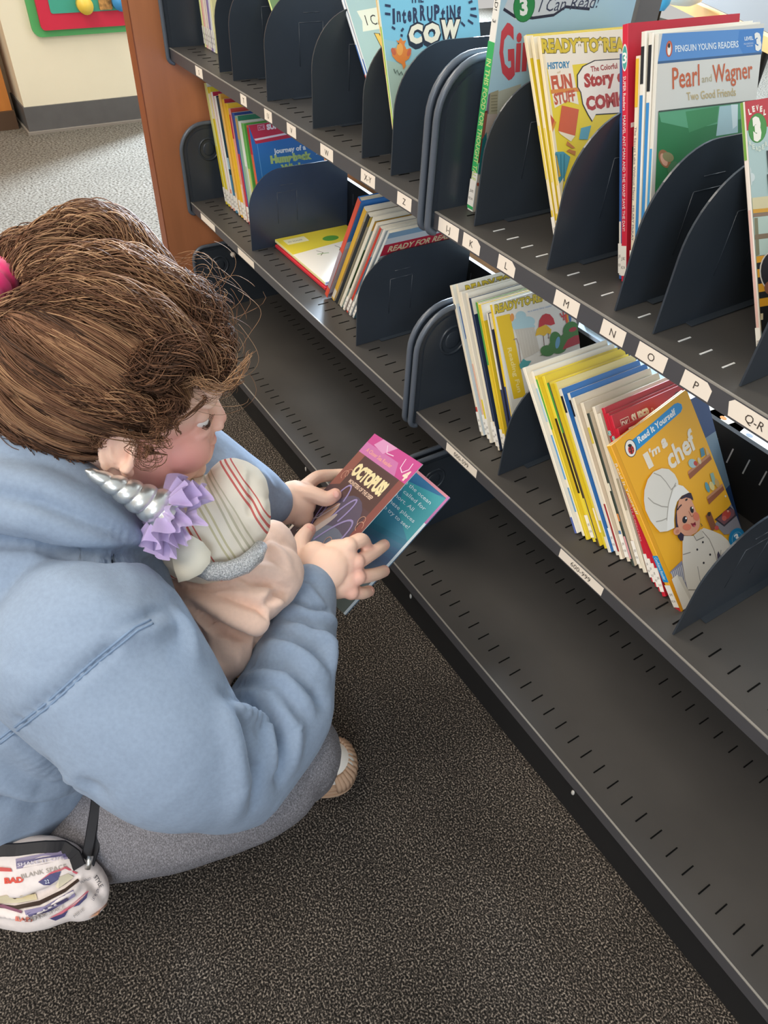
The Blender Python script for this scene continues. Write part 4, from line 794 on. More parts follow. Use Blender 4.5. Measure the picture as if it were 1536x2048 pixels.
HE(body, (.0925, 0, -.036), (.009, .018, .0048)); HE(body, (.0905, 0, -.0445), (.009, .016, .0054)); HE(body, (.092, 0, -.028), (.008, .010, .006)); HE(body, (.088, 0, .045), (.020, .045, .030))
# ear (right side, nearest the camera) and its twin
for s in (-1, 1):
    ring = []
    for k in range(21):
        a = R(-60+300*k/20); ring.append(Hd(-.012-.016*math.cos(a)*.9+.004*math.sin(a), s*(.074+.010*(1-math.cos(a+.3))*.5), .004+.030*math.sin(a)*1.0))
    body.tube(ring, [.0034]*17+[.004, .0045, .005, .0052], M0, 8)
    ring2 = [Hd(-.010-.009*math.cos(R(a)), s*.077, .004+.018*math.sin(R(a))) for a in range(-60, 200, 20)]; body.tube(ring2, .0026, M0, 8)
    HE(body, (-.010, s*.074, .002), (.014, .0045, .027)); HE(body, (.000, s*.074, -.004), (.005, .006, .006)); HE(body, (-.004, s*.075, -.026), (.007, .005, .008))
# neck, torso core, arms
body.tube([Hd(-.030, 0, -.01), Hd(-.050, 0, -.07), P(130, 1080, .74)], [.052, .048, .055], M0, 16)
T(body, [(110, 1100, .74), (60, 1300, .74), (20, 1450, .84)], [.07, .08, .07])
T(body, [(170, 1280, .66), (330, 1470, .65), (475, 1545, .72), (560, 1400, .77), (600, 1270, .83), (625, 1175, .875)], [.05, .045, .038, .036, .030, .0225])
T(body, [(160, 1080, .80), (300, 900, .90), (470, 965, .955), (556, 1008, .99)], [.05, .042, .034, .0215])
# right hand
def fing(m, pts, r0, r1): T(m, pts, [r0+(r1-r0)*i/(len(pts)-1) for i in range(len(pts))], 10)
E3(body, 652, 1140, .872, (.026, .031, .014), CR@np.array([[.80, .6, 0], [-.6, .8, 0], [0, 0, 1]])); E3(body, 672, 1124, .880, (.026, .030, .013), CR@np.array([[.86, .5, 0], [-.5, .86, 0], [0, 0, 1]]))
E3(body, 676, 1160, .884, (.026, .024, .013)); E3(body, 630, 1120, .878, (.020, .024, .014)); E3(body, 640, 1165, .872, (.022, .024, .016))
for pts, r0, r1 in [([(668, 1105, .878), (697, 1092, .884), (722, 1080, .897), (731, 1092, .915)], .0108, .0090),
                    ([(680, 1126, .880), (712, 1124, .888), (745, 1106, .915), (768, 1090, .945)], .0108, .0082),
                    ([(682, 1152, .884), (715, 1154, .890), (748, 1149, .915), (768, 1142, .942)], .0104, .0082),
                    ([(678, 1176, .886), (702, 1184, .890), (724, 1186, .905), (738, 1182, .925)], .0098, .0078)]:
    fing(body, pts, r0, r1)
    E3(body, pts[1][0], pts[1][1], pts[1][2]-.003, r0*1.06)
fing(body, [(628, 1130, .880), (602, 1108, .890), (604, 1080, .912), (618, 1060, .935)], .0150, .0092)
# left hand
E3(body, 590, 1004, 1.0, (.030, .031, .020)); E3(body, 573, 1010, .995, (.022, .028, .020)); E3(body, 602, 1030, 1.005, (.018, .018, .018)); E3(body, 612, 985, 1.004, (.016, .014, .014))
fing(body, [(596, 985, .995), (628, 990, .990), (652, 998, .990), (670, 990, .995)], .0135, .0098)
for k, (y0, y1) in enumerate([(972, 950), (992, 985), (1014, 1015), (1034, 1040)]):
    fing(body, [(612, y0, 1.012), (636-2*k, y1+4, 1.040), (668-6*k, y1, 1.062), (690-8*k, y1-2, 1.066)], .0105, .0085)
# lower limbs (under the leggings) down to the ankles
T(body, [(60, 1540, .90), (330, 1600, .83), (585, 1512, .80)], [.05, .055, .042]); 
AN = onp(600, 1560, 2, .085); KN = P(585, 1512, .80); body.tube([KN, (KN+AN)/2, AN], [.042, .040, .026], M0, 12)
KL = P(430, 1190, 1.02); AL = np.array([.02, -.36, .085]); T(body, [(60, 1450, .92), (240, 1300, .98), (430, 1190, 1.02)], [.055, .055, .042]); body.tube([KL, (KL+AL)/2, AL], [.042, .040, .026], M0, 12)
base_c = np.array(lin('#f6cfb8')); pink = np.array(lin('#f09c92')); pale = np.array(lin('#f0cdb8'))
def skin_tint(co):
    c = np.tile(base_c, (len(co), 1))
    def spot(p, r, col, a):
        nonlocal c
        g = (a*np.exp(-((co-p)**2).sum(1)/r**2))[:, None]; c = c*(1-g)+np.array(col)*g
    spot(Hd(.058, -.045, -.030), .034, pink, .85); spot(Hd(.058, .045, -.030), .034, pink, .85); spot(Hd(.02, -.06, -.045), .03, pink, .5)
    spot(Hd(.112, 0, -.012), .012, pink, .55); spot(Hd(.097, 0, -.038), .010, lin('#d0656a'), .9); spot(Hd(-.03, -.078, .02), .012, pink, .6); spot(Hd(0, -.078, -.004), .006, lin('#a85a50'), .7)
    for q in ((768, 1090, .945), (768, 1142, .942), (738, 1182, .925), (731, 1090, .91), (618, 1060, .935), (670, 990, .995), (715, 1154, .885), (712, 1124, .885), (700, 1185, .885)): spot(P(*q), .013, pink, .5)
    return c
bodyo = fuse(body, 'body', [m_skin], person, .0019, 3, .5, colf=skin_tint)
# eyes, lashes, lips, nails
m_eye = mat('eye_white', '#e9e4de', .2, .5); m_iris = mat('iris_brown', '#4a352a', .2, .5)
for s in (1, -1):
    e = MB(); e.ell(Hd(.0765, s*.031, .003), (.0085, .0085, .0062), m_eye, HR); e.ell(Hd(.0835, s*.0325, .000), (.0034, .0050, .0044), m_iris, HR); fixp(e.build('eye', person))
m_lash = mat('lash_brown', '#4a3226', .7, .2)
e = MB()
for s in (1, -1):
    for k in range(12):
        y = s*(.020+.0022*k); z = .0045-.0003*k; x = .0850-.0010*k
        e.tube([Hd(x+.002, y, z), Hd(x+.006, y+s*.0015, z-.0015), Hd(x+.009, y+s*.003, z+.001)], [.0005, .0004, .0002], m_lash, 4)
    e.tube([Hd(.094, s*.016, .033), Hd(.090, s*.030, .037), Hd(.077, s*.046, .034)], [.0015, .0022, .0012], m_lash, 6, flat=1.6)
fixp(e.build('lashes_and_brows', person))
m_nail = mat('nail', '#f0b6a6', .3, .5)
for k, (x, y, t) in enumerate([(768, 1090, .945), (768, 1142, .942), (738, 1182, .925), (618, 1058, .930), (671, 989, .992)]):
    e = MB(); e.ell(P(x+1, y, t-.0075), (.0048, .0052, .0018), m_nail, CR); fixp(e.build('fingernail', person))
# hoodie
h = MB()
T(h, [(110, 1110, .765), (70, 1270, .745), (0, 1440, .79), (-60, 1560, .85)], [.095, .125, .130, .135], 24)
T(h, [(185, 1300, .635), (330, 1475, .640), (420, 1530, .670), (478, 1545, .705)], [.088, .074, .060, .053], 24)
T(h, [(478, 1545, .705), (560, 1420, .755), (592, 1300, .815), (613, 1215, .855), (622, 1178, .868)], [.053, .056, .046, .037, .031], 20)
T(h, [(110, 1100, .76), (230, 960, .88), (330, 900, .92), (470, 968, .955), (540, 1004, .98)], [.08, .075, .060, .046, .033], 18)
for pts, rr in [([(-60, 875, .64), (60, 930, .64), (150, 1000, .645), (225, 1050, .665), (282, 1078, .70)], [.040, .036, .034, .028, .014]),
                ([(-60, 985, .61), (80, 1008, .615), (180, 1052, .630), (250, 1082, .66), (290, 1092, .70)], [.036, .034, .027, .020, .012]),
                ([(288, 1092, .71), (310, 1150, .72), (330, 1215, .70)], [.013, .016, .015]),
                ([(-60, 1150, .66), (60, 1150, .66), (160, 1155, .67), (250, 1160, .70)], [.06, .06, .05, .03])]: T(h, pts, rr, 14)
FL = [([(-20, 1076), (70, 1085), (150, 1110), (240, 1112), (292, 1106)], -.012, .008), ([(-10, 985), (80, 1010), (170, 1050), (262, 1078)], -.009, .010), ([(-10, 1040), (60, 1045), (140, 1070), (230, 1092)], .004, .012),
      ([(30, 1130), (130, 1160), (230, 1215), (320, 1235)], .004, .02), ([(340, 1232), (300, 1240), (220, 1300), (120, 1385), (0, 1475)], -.0035, .006),
      ([(352, 1228), (372, 1262), (390, 1310)], .006, .010), ([(240, 1270), (300, 1262), (345, 1246)], .005, .010),
      # creases fanning out of the inner elbow
      ([(448, 1388), (500, 1420), (548, 1480), (560, 1560)], -.010, .008), ([(452, 1400), (488, 1460), (512, 1540), (508, 1610)], -.008, .009), ([(460, 1370), (520, 1380), (580, 1430), (600, 1500)], -.009, .009),
      ([(470, 1410), (522, 1450), (545, 1530)], .009, .009), ([(475, 1378), (545, 1400), (590, 1460), (585, 1530)], .008, .010), ([(450, 1420), (470, 1490), (480, 1570), (470, 1630)], .006, .011),
      ([(500, 1330), (560, 1340), (630, 1390), (650, 1410)], -.008, .009), ([(510, 1350), (570, 1362), (620, 1410)], .008, .009), ([(540, 1290), (590, 1300), (650, 1350)], .008, .010), ([(560, 1265), (610, 1290), (660, 1310)], -.008, .008),
      ([(590, 1240), (625, 1255), (655, 1290), (662, 1340)], .010, .010), ([(575, 1230), (610, 1240), (640, 1262)], -.007, .007), ([(600, 1210), (640, 1225), (668, 1245)], .008, .008), ([(585, 1195), (620, 1215), (655, 1222)], -.006, .005),
      ([(582, 1160), (615, 1175), (648, 1210)], .003, .005),
      ([(60, 1520), (130, 1545), (190, 1580)], -.010, .012), ([(-10, 1560), (60, 1585), (150, 1570)], .008, .014), ([(20, 1480), (90, 1530), (160, 1560)], .006, .014), ([(0, 1600), (80, 1612), (150, 1596)], -.005, .010),
      ([(480, 935), (510, 955), (520, 1000)], -.006, .008), ([(450, 925), (475, 960), (480, 1010)], .006, .009), ([(520, 945), (540, 975)], .004, .008)]
hoodie = fuse(h, 'hoodie', [m_hood], person, .0032, 9, .6, folds=FL, nz=(.0022, 22), post_sm=2)
hb = bvh_of(hoodie)
def stitched(px, name, parent, bv, r, m, off=.0004, dots=False):
    q = []
    for i in range(len(px)-1):
        for k in range(8):
            f = k/8; c = cast(bv, px[i][0]*(1-f)+px[i+1][0]*f, px[i][1]*(1-f)+px[i+1][1]*f, off)
            if c is not None: q.append(c)
    if len(q) < 3: return None
    b = MB(); b.tube(q, r, m, 6); return b.build(name, parent)
m_seam = mat('seam_thread_blue', '#7f93ad', .9, .1)
for dx, dy in ((0, 0), (5, 7)):
    fixp(stitched([(-5+dx, 1480+dy), (90+dx, 1408+dy), (190+dx, 1318+dy), (270+dx, 1254+dy), (305+dx, 1238+dy)], 'armhole_seam', person, hb, .0011, m_seam, .0002))
# leggings
g = MB()
T(g, [(-40, 1580, .91), (150, 1618, .85), (330, 1598, .81), (520, 1545, .79), (590, 1505, .795)], [.095, .080, .079, .068, .050], 22)
AN2 = AN + np.array([0, 0, .02]); g.tube([P(590, 1505, .795), (P(590, 1505, .80)+AN2)/2, AN2], [.052, .050, .034], M0, 18)
T(g, [(-40, 1500, .92), (150, 1380, .95), (300, 1260, .99), (430, 1190, 1.03)], [.10, .085, .070, .05], 18)
AL2 = AL+np.array([0, 0, .02]); g.tube([KL, (KL+AL2)/2, AL2], [.05, .048, .034], M0, 16); g.ell(KL, (.05,)*3, M0)
fuse(g, 'leggings', [m_legg], person, .0042, 6, .6, folds=[([(655, 1450), (640, 1500), (600, 1560)], -.003, .008), ([(230, 1650), (330, 1700), (420, 1700)], -.002, .015)], nz=(.0015, 30))
# shoes: tan ribbed sole with toe guard, white upper, tongue
def shoe(heel, toe, name='shoe'):
    d = toe-heel; L = np.linalg.norm(d[:2]); an = math.atan2(d[1], d[0]); ca, sa = math.cos(an), math.sin(an)
    W = lambda u, v, z: np.array([heel[0]+u*ca-v*sa, heel[1]+u*sa+v*ca, z])
    out = [(L*.5*(1-math.cos(R(a))), 0) for a in range(0, 1)]
    prof = [(0, .0), (.02, .024), (.10, .030), (.30, .027), (.5, .030), (.72, .037), (.86, .036), (.95, .026), (1, 0)]
    outl = [(u*L, v) for u, v in prof] + [(u*L, -v) for u, v in prof[-2:0:-1]]
    # smooth the outline
    for _ in range(2):
        n = len(outl); outl = [q for i in range(n) for q in ((.75*outl[i][0]+.25*outl[(i+1) % n][0], .75*outl[i][1]+.25*outl[(i+1) % n][1]), (.25*outl[i][0]+.75*outl[(i+1) % n][0], .25*outl[i][1]+.75*outl[(i+1) % n][1]))]
    m_t = mat('tan_rubber', '#c2a084', .7, .3); b = MB()
    for k in range(6):
        s = 1+(.03 if k % 2 else 0); z0 = .001+.005*k
        b.prism([(L*.5+(u-L*.5)*s, v*s) for u, v in outl], lambda u, v, z, z0=z0: W(u, v, z0+z), .0052, m_t)
    sole = b.build('shoe_sole', person); fixp(sole)
    b = MB(); n = 14                       # toe guard: ribbed wrap over the toe
    for k in range(n):
        a = R(-80+160*k/(n-1)); u = L*.86+.028*math.cos(a); v = .037*math.sin(a)
        b.tube([W(u, v, .024), W(u-.002*math.cos(a), v*.98, .036), W(L*.84+.020*math.cos(a), v*.80, .050)], [.0045, .0045, .003], m_t, 8)
    fixp(b.build('toe_guard', person))
    b = MB(); rot = np.array([[ca, -sa, 0], [sa, ca, 0], [0, 0, 1]])
    b.ell(W(L*.80, 0, .036), (.040, .034, .024), M0, rot); b.ell(W(L*.5, 0, .050), (.06, .031, .032), M0, rot); b.ell(W(L*.18, 0, .058), (.040, .030, .042), M0, rot); b.ell(W(L*.3, 0, .075), (.038, .026, .03), M0, rot)
    o = fuse(b, 'shoe_upper', [mat('white_shoe_leather', '#ece6dc', .5, .4)], person, .003, 5, .5)
toeP = onp(713, 1535, 2, .02); dirr = np.array([.50, .86, 0]); 
shoe(toeP-dirr*.21, toeP); shoe(AL*np.array([1, 1, 0])-dirr*.06, AL*np.array([1, 1, 0])+dirr*.15)
# ------------------------------------------------------------ hair
m_hair = bpy.data.materials.new('brown_hair'); m_hair.use_nodes = True; nt = m_hair.node_tree; b_ = nt.nodes['Principled BSDF']
b_.inputs['Roughness'].default_value = .62; b_.inputs['Specular IOR Level'].default_value = .22
at = nt.nodes.new('ShaderNodeAttribute'); at.attribute_name = 'tint'; nt.links.new(at.outputs['Color'], b_.inputs['Base Color'])
rng = np.random.RandomState(5)
HC = Hd(-.018, 0, .045); HRAD = np.array([.106, .086, .094])*HS*.965
class Hair:
    def __init__(s): s.v = []; s.f = []; s.c = []
    def strand(s, pts, r, col):
        pts = np.array(pts); n = len(pts); t = np.gradient(pts, axis=0); t /= np.linalg.norm(t, axis=1)[:, None]+1e-9
        a = np.cross(t, [.31, .77, .55]); a /= np.linalg.norm(a, axis=1)[:, None]+1e-9; b = np.cross(t, a)
        k0 = sum(len(x) for x in s.v) if False else s.n if hasattr(s, 'n') else 0
        rr = r*np.minimum(1, np.minimum(np.arange(n)+.6, (n-np.arange(n))*.5))[:, None]
        V = np.stack([pts+rr*(a*math.cos(q)+b*math.sin(q)) for q in (0, 2.094, 4.189)], 1).reshape(-1, 3)
        s.v.append(V); i = np.arange(n-1)[:, None]*3+k0
        for k in range(3):
            k2 = (k+1) % 3; s.f.append(np.hstack([i+k, i+k2, i+3+k2, i+3+k]))
        s.c.append(np.tile(np.array(col), (n*3, 1))); s.n = k0+n*3
    def build(s, name, parent):
        V = np.vstack(s.v); Fc = np.vstack(s.f); C = np.vstack(s.c)
        me = bpy.data.meshes.new(name); me.vertices.add(len(V)); me.vertices.foreach_set('co', V.ravel())
        me.loops.add(len(Fc)*4); me.loops.foreach_set('vertex_index', Fc.ravel()); me.polygons.add(len(Fc)); me.polygons.foreach_set('loop_start', np.arange(len(Fc))*4); me.polygons.foreach_set('use_smooth', [True]*len(Fc))
        me.update(calc_edges=True); at = me.color_attributes.new('tint', 'FLOAT_COLOR', 'POINT'); at.data.foreach_set('color', np.c_[C, np.ones(len(C))].ravel())
        me.materials.append(m_hair); o = bpy.data.objects.new(name, me); COL.objects.link(o); o.parent = parent; o.matrix_parent_inverse = Matrix.Translation(-parent.location); return o
c_dk, c_md, c_lt, c_au = [np.array(lin(q)) for q in ('#3a281d', '#76523c', '#b58e69', '#7d4a2c')]
def hcol(t=None):
    t = rng.rand() if t is None else t
    c = c_dk*(1-t)+c_md*t if t < 1 else c_md*(2-t)+c_lt*(t-1)
    return c*(.85+.3*rng.rand())
PT = P(-22, 612, .615)                        # where the hair is gathered by the scrunchie
def hdir(p): q = HR.T@(p-HC); return q/HRAD/np.linalg.norm(q/HRAD)
def surf(d, k=1.0): return HC + HR@(d/np.linalg.norm(d)*HRAD*k)
TD = hdir(PT)
hair = Hair()
def slerp(a, b, t):
    w_ = math.acos(max(-1, min(1, float(a@b)))); return (np.sin((1-t)*w_)[:, None]*a+np.sin(t*w_)[:, None]*b)/math.sin(w_)
# hairline: forehead -> temple -> ear -> nape, on the near side and over the far side
line = [(.095, 0, .075), (.086, -.030, .066), (.072, -.052, .046), (.052, -.066, .020), (.030, -.074, .004), (.006, -.078, .020), (-.012, -.080, .038), (-.034, -.080, .012), (-.050, -.072, -.020), (-.070, -.050, -.040), (-.086, -.02, -.045),
        (.086, .030, .066), (.072, .052, .046), (.052, .066, .020), (-.0, .08, .02), (-.05, .07, -.02)]
bbv = bvh_of(bodyo)
near = [hdir(cast(bbv, *q)) for q in ((437, 722), (430, 752), (405, 790), (372, 822), (335, 842), (295, 852), (255, 856), (218, 868), (196, 905), (180, 940), (150, 950))]
farl = [hdir(Hd(*q)) for q in [(.095, 0, .070)]+line[11:]]
def along(L, t):
    x = t*(len(L)-1); i = min(int(x), len(L)-2); d = L[i]*(1-(x-i))+L[i+1]*(x-i); return d/np.linalg.norm(d)
N = 18
tt = np.linspace(0, 1, N)
for cl in range(430):                          # locks: a clump shares its path
    u = rng.rand(); L = near if rng.rand() < .78 else farl
    d0 = along(L, u); 
    k0 = rng.rand()**1.5*.55                    # some roots start further up the scalp
    lift = 1.0+.012*rng.randn(); wave = rng.randn(2)*.030; ph = rng.rand()*6; tone = .15+1.35*rng.rand()
    bow = rng.randn()*.10
    tgt = TD + rng.randn(3)*.04; tgt /= np.linalg.norm(tgt)
    side = np.cross(d0, tgt); side /= np.linalg.norm(side)+1e-9
    for s_ in range(17):
        d = d0+rng.randn(3)*.022; d /= np.linalg.norm(d); t1 = k0+(1-k0)*tt
        D = slerp(d, tgt, t1*.985); D = D + side*(.035*rng.randn()*np.sin(rng.uniform(3, 9)*t1+ph)*np.sin(np.pi*t1))[:, None]
        D = D + side*(bow*np.sin(np.pi*t1))[:, None] + rng.randn(3)*.006
        rad = (lift+.022+.040*np.sin(np.pi*np.clip(t1*1.15, 0, 1))+wave[0]*np.sin(ph+7*t1)+.006*rng.randn())
        D /= np.linalg.norm(D, axis=1)[:, None]
        pts = HC + (HR@(D*HRAD*rad[:, None]).T).T
        kk = np.clip((t1-.82)/.18, 0, 1)[:, None]**1.5; pts = pts*(1-kk)+(PT+rng.randn(3)*.010)*kk
        hair.strand(pts, .00042+.00022*rng.rand(), hcol(np.clip(tone+.25*rng.randn(), 0, 2)))
def lock(px, rad, n, tones, r=.0005, curl=.004, spread=.25):
    Q = [P(*q) for q in px]; out = []
    for i in range(len(Q)-1):
        p0, p1, p2, p3 = Q[max(i-1, 0)], Q[i], Q[i+1], Q[min(i+2, len(Q)-1)]
        for k in range(7):
            t = k/7; out.append(.5*((2*p1)+(-p0+p2)*t+(2*p0-5*p1+4*p2-p3)*t*t+(-p0+3*p1-3*p2+p3)*t**3))
    out.append(Q[-1]); out = np.array(out); m = len(out); rr = np.interp(np.linspace(0, 1, m), np.linspace(0, 1, len(rad)), rad)
    tg = np.gradient(out, axis=0); tg /= np.linalg.norm(tg, axis=1)[:, None]; a = np.cross(tg, cu); a /= np.linalg.norm(a, axis=1)[:, None]; b = np.cross(tg, a)
    for _ in range(n):
        q = rng.rand()*6.283; z = math.sqrt(rng.rand()); ph = rng.rand(2)*6; w_ = 3+3*rng.rand()
        x = np.linspace(0, 1, m); tw = q+2.0*x*spread*4
        pts = out + (a*(np.cos(tw)*z*rr)[:, None]+b*(np.sin(tw)*z*rr)[:, None]) + a*(curl*np.sin(w_*x*3+ph[0]))[:, None]+b*(curl*np.sin(w_*x*3+ph[1]))[:, None]
        i0 = rng.randint(0, max(1, m//5)); i1 = m-rng.randint(0, max(1, m//5))
        hair.strand(pts[i0:i1], r*(.7+.6*rng.rand()), hcol(tones[0]+(tones[1]-tones[0])*rng.rand()))
# loose loops of the messy bun on the crown
lock([(-10, 620, .61), (14, 560, .62), (36, 510, .625), (85, 495, .63), (140, 530, .63)], [.012, .016, .017, .016, .012], 520, (.3, 1.9))
lock([(40, 560, .61), (90, 505, .61), (140, 478, .62), (195, 468, .63), (250, 490, .64), (305, 545, .645), (360, 605, .65)], [.010, .017, .022, .024, .022, .018, .010], 1500, (.4, 2.0), curl=.005)
lock([(60, 580, .60), (150, 545, .595), (240, 540, .60), (320, 575, .61), (380, 625, .63), (418, 690, .64)], [.012, .016, .018, .018, .016, .010], 1100, (.4, 1.9), curl=.006)
lock([(0, 640, .59), (110, 600, .585), (220, 600, .58), (310, 640, .59), (380, 700, .61), (415, 750, .63)], [.009, .013, .015, .016, .014, .009], 900, (.3, 1.9), curl=.006)
lock([(330, 560, .63), (385, 610, .63), (415, 670, .64), (420, 720, .645), (395, 750, .65)], [.010, .015, .016, .014, .008], 800, (.0, 1.3), curl=.009)
lock([(250, 740, .60), (310, 740, .595), (360, 705, .60), (400, 720, .63), (395, 760, .64)], [.008, .013, .013, .010, .005], 520, (.0, 1.2), curl=.009)
lock([(0, 720, .59), (110, 770, .585), (200, 800, .59), (270, 815, .60), (310, 835, .61)], [.010, .013, .013, .011, .006], 700, (.1, 1.6))
lock([(-10, 820, .62), (60, 860, .62), (120, 900, .63), (165, 935, .64)], [.018, .018, .014, .007], 600, (.0, 1.1))
# wisps
lock([(375, 735, .60), (405, 770, .60), (440, 778, .61), (480, 745, .62), (505, 700, .63)], [.006, .004, .003, .003, .002], 16, (1.2, 2), .00038, .002)
lock([(360, 760, .60), (410, 760, .60), (455, 772, .61), (490, 750, .62)], [.006, .004, .003, .002], 12, (1.2, 2), .00038, .002)
lock([(300, 760, .61), (345, 790, .60), (325, 825, .61), (290, 845, .62)], [.008, .009, .008, .005], 60, (.3, 1.3), .0003, .004)
lock([(400, 790, .61), (410, 800, .60), (375, 830, .60), (352, 850, .60), (360, 870, .60)], [.002, .002, .002, .002, .002], 10, (.3, .8), .0004, .001)
lock([(300, 850, .60), (330, 850, .60), (310, 880, .60), (345, 892, .60)], [.004, .005, .004, .002], 26, (.5, 1.3), .00028, .004)
lock([(262, 850, .61), (272, 885, .605), (292, 915, .61), (308, 900, .61), (285, 890, .61)], [.005, .007, .009, .008, .005], 26, (.5, 1.5), .00026, .005)
lock([(225, 835, .61), (204, 862, .61), (196, 890, .62)], [.010, .007, .004], 80, (.6, 1.6), .0003, .004)
def curl_(x, y, t, Rr, a0, a1, r, tone, ell=.7):
    k = np.linspace(R(a0), R(a1), 16); c, d = math.cos(a0), math.sin(a0)
    pts = [P(x+Rr*(1+.15*math.sin(3*q+a0))*math.cos(q), y+Rr*ell*math.sin(q)*(1+.1*math.cos(2*q+a1)), t+.006*math.sin(2*q)) for q in k]; hair.strand(pts, r, hcol(tone))
for _ in range(420):                           # curly flyaways over the forehead
    y = rng.uniform(540, 780); xe = 372+60*math.sin((y-520)/260*math.pi*.62); x = xe+rng.uniform(-45, 25); Rr = rng.gamma(2.2, 11)+6; a = rng.uniform(-180, 180)
    curl_(x, y, rng.uniform(.61, .655), Rr, a, a+rng.uniform(60, 230)*rng.choice([-1, 1]), .00014+.0001*rng.rand(), rng.uniform(.6, 2.0), rng.uniform(.5, 1))
for x, y, Rr, a0, a1 in ((440, 640, 75, -60, 60), (420, 590, 58, -80, 40), (470, 590, 40, 160, 330), (430, 700, 80, -50, 50), (400, 560, 50, -120, 10), (395, 540, 70, -60, 20)): curl_(x, y, .63, Rr, a0, a1, .0002, 1.6, .9)
for _ in range(150):                           # fuzz along the crown
    x = rng.uniform(20, 350); y = 478-(34 if 110 < x < 260 else 0)+max(0, x-260)*.85+(15 if x < 80 else 0)+rng.uniform(-4, 16); a = rng.uniform(150, 330)
    curl_(x, y, .635, rng.uniform(6, 20), a, a+rng.uniform(40, 130), .00014, rng.uniform(.6, 1.9))
hair.build('hair', person)
cap = MB(); cap.ell(HC - HF*.006 + HU*.002, HRAD*np.array([.955, .975, .985]), M0, HR, 40, 26)
def cutcap(co): return co
capm = mat('hair_underlayer', '#4a3120', .7, .2, noise=(40, .4, 5, (1, 6, 6)), bump=(120, .8, .004, (.2, 1, 1)))
bm_ = MB(); q = cap.v
loc = [(HR.T@(np.array(v)-HO)) for v in q]
def keep(p):      # everything behind and above the hairline
    x, y, z = p; return (z > .045+.9*max(0, x-.03)) or (x < .045 and z > .02+.5*(x)) or (x < -.022 and z > -.045)
fs = [f for f in cap.f if all(keep(loc[i]) for i in f)]
bm_.add(q, fs, capm, True); oc = bm_.build('hair_underlayer', person); fixp(oc)
# scrunchie
b = MB(); ax = (PT-HC)/np.linalg.norm(PT-HC); a1 = np.cross(ax, cu); a1 /= np.linalg.norm(a1); a2 = np.cross(ax, a1)
ringp = [PT + ax*.004 + (a1*math.cos(q)+a2*math.sin(q))*.026 for q in np.linspace(0, 2*math.pi, 49)]
b.tube(ringp, [.016+.003*math.sin(k*2.3) for k in range(49)], mat('hot_pink_velvet', '#e8186e', .7, .3, sheen=.4), 14, cap=False); so = b.build('scrunchie', person); fixp(so)
# ------------------------------------------------------------ book in the hands
BRc, TRc, TLc = [np.array(q) for q in ((.1882, -.2258, .2287), (.1647, -.0451, .3484), (.0299, -.0857, .3831))]
bu = (TRc-TLc)/np.linalg.norm(TRc-TLc); bv_ = (TRc-BRc)/np.linalg.norm(TRc-BRc); bn = np.cross(bu, bv_); BW, BH = .145, .218
BLc = TLc-bv_*BH
t = thing('picture_book', 'open sea creature book with pink top band held in the person\'s hands', 'book', tuple(BLc))
t['label'] = "opened octopus book with pink top band, held in the person's hands"
t.matrix_world = Matrix(((bu[0], bv_[0], bn[0], BLc[0]), (bu[1], bv_[1], bn[1], BLc[1]), (bu[2], bv_[2], bn[2], BLc[2]), (0, 0, 0, 1)))
b = MB(); b.box((0, 0, -.0065), (BW, BH, -.006), ink('#4a6d88')); b.build('back_cover', t)
b = MB(); b.box((0, .001, -.006), (BW-.001, BH-.001, -.001), ink('#eef0ee')); b.build('pages', t)
a = Art(lambda u, v, d: (u, v, -.001+d)); a.rect(0, 0, BW, BH, '#3f88a0'); 
for k in range(12): a.poly([(0, BH*(.46-.035*k)), (BW, BH*(.62-.04*k)), (BW, 0), (0, 0)], ['#3c8098', '#4a7d98', '#527998', '#5a7796', '#5c7190', '#60708a', '#667488', '#6f7b87', '#788287', '#808885', '#7d857c', '#757c72'][k])
a.poly([(0, BH), (0, BH*.72), (BW*.6, BH*.86), (BW, BH)], '#2f6f9c'); a.poly([(BW*.55, BH*.9), (BW, BH*.98), (BW, BH*.6), (BW*.7, BH*.72)], '#3fa0a8')
a.rect(0, BH-.004, BW, BH, '#d98f9c'); a.rect(BW-.0035, BH-.05, BW, BH, '#c878b0'); a.rect(BW-.0035, 0, BW, BH-.05, '#e6eef0')
for k, s in enumerate(['in the ocean', 'is called for', 'short. All', 'these places', 'to try to see!']): a.text(s, .080, BH-.026-.0115*k, .0058, '#e6eff0', width=.050 if k != 2 else .038)
a.build('inside_page', t)
cth, sth = math.cos(R(40)), math.sin(R(40))
b = MB(); W3 = lambda u, v, d: (u*cth-d*sth, v, u*sth+d*cth)
b.prism([(0, 0), (BW, 0), (BW, BH), (0, BH)], W3, .0006, ink('#dfe9ec')); b.build('front_cover', t)
a = Art(lambda u, v, d: W3(u, v, .0006+d)); a.rect(0, 0, BW, BH, '#584449'); a.rect(0, 0, BW, BH*.42, '#463741'); a.poly([(0, BH*.55), (.022, BH*.6), (.022, BH), (0, BH)], '#8c5850'); a.poly([(BW-.016, BH*.35), (BW, BH*.3), (BW, BH), (BW-.016, BH)], '#85504c')
a.rect(.022, BH*.58, BW-.016, BH-.036, '#554040'); a.ell(.085, BH*.38, .045, .05, '#5b5468'); a.ell(.10, BH*.22, .05, .035, '#6c7486')
a.rect(0, BH-.034, BW, BH, '#c24f92'); a.poly([(0, BH-.034), (.115, BH-.034), (.10, BH-.016), (0, BH-.016)], '#c778ae'); a.poly([(.03, BH), (.075, BH), (.055, BH-.018), (.02, BH-.014)], '#d79ac4')
a.text('A Closer Sea Reader', .014, BH-.028, .006, '#e6a596', width=.080, bold=.02); a.text('4', .128, BH-.031, .014, '#f2d9c8', bold=.05)
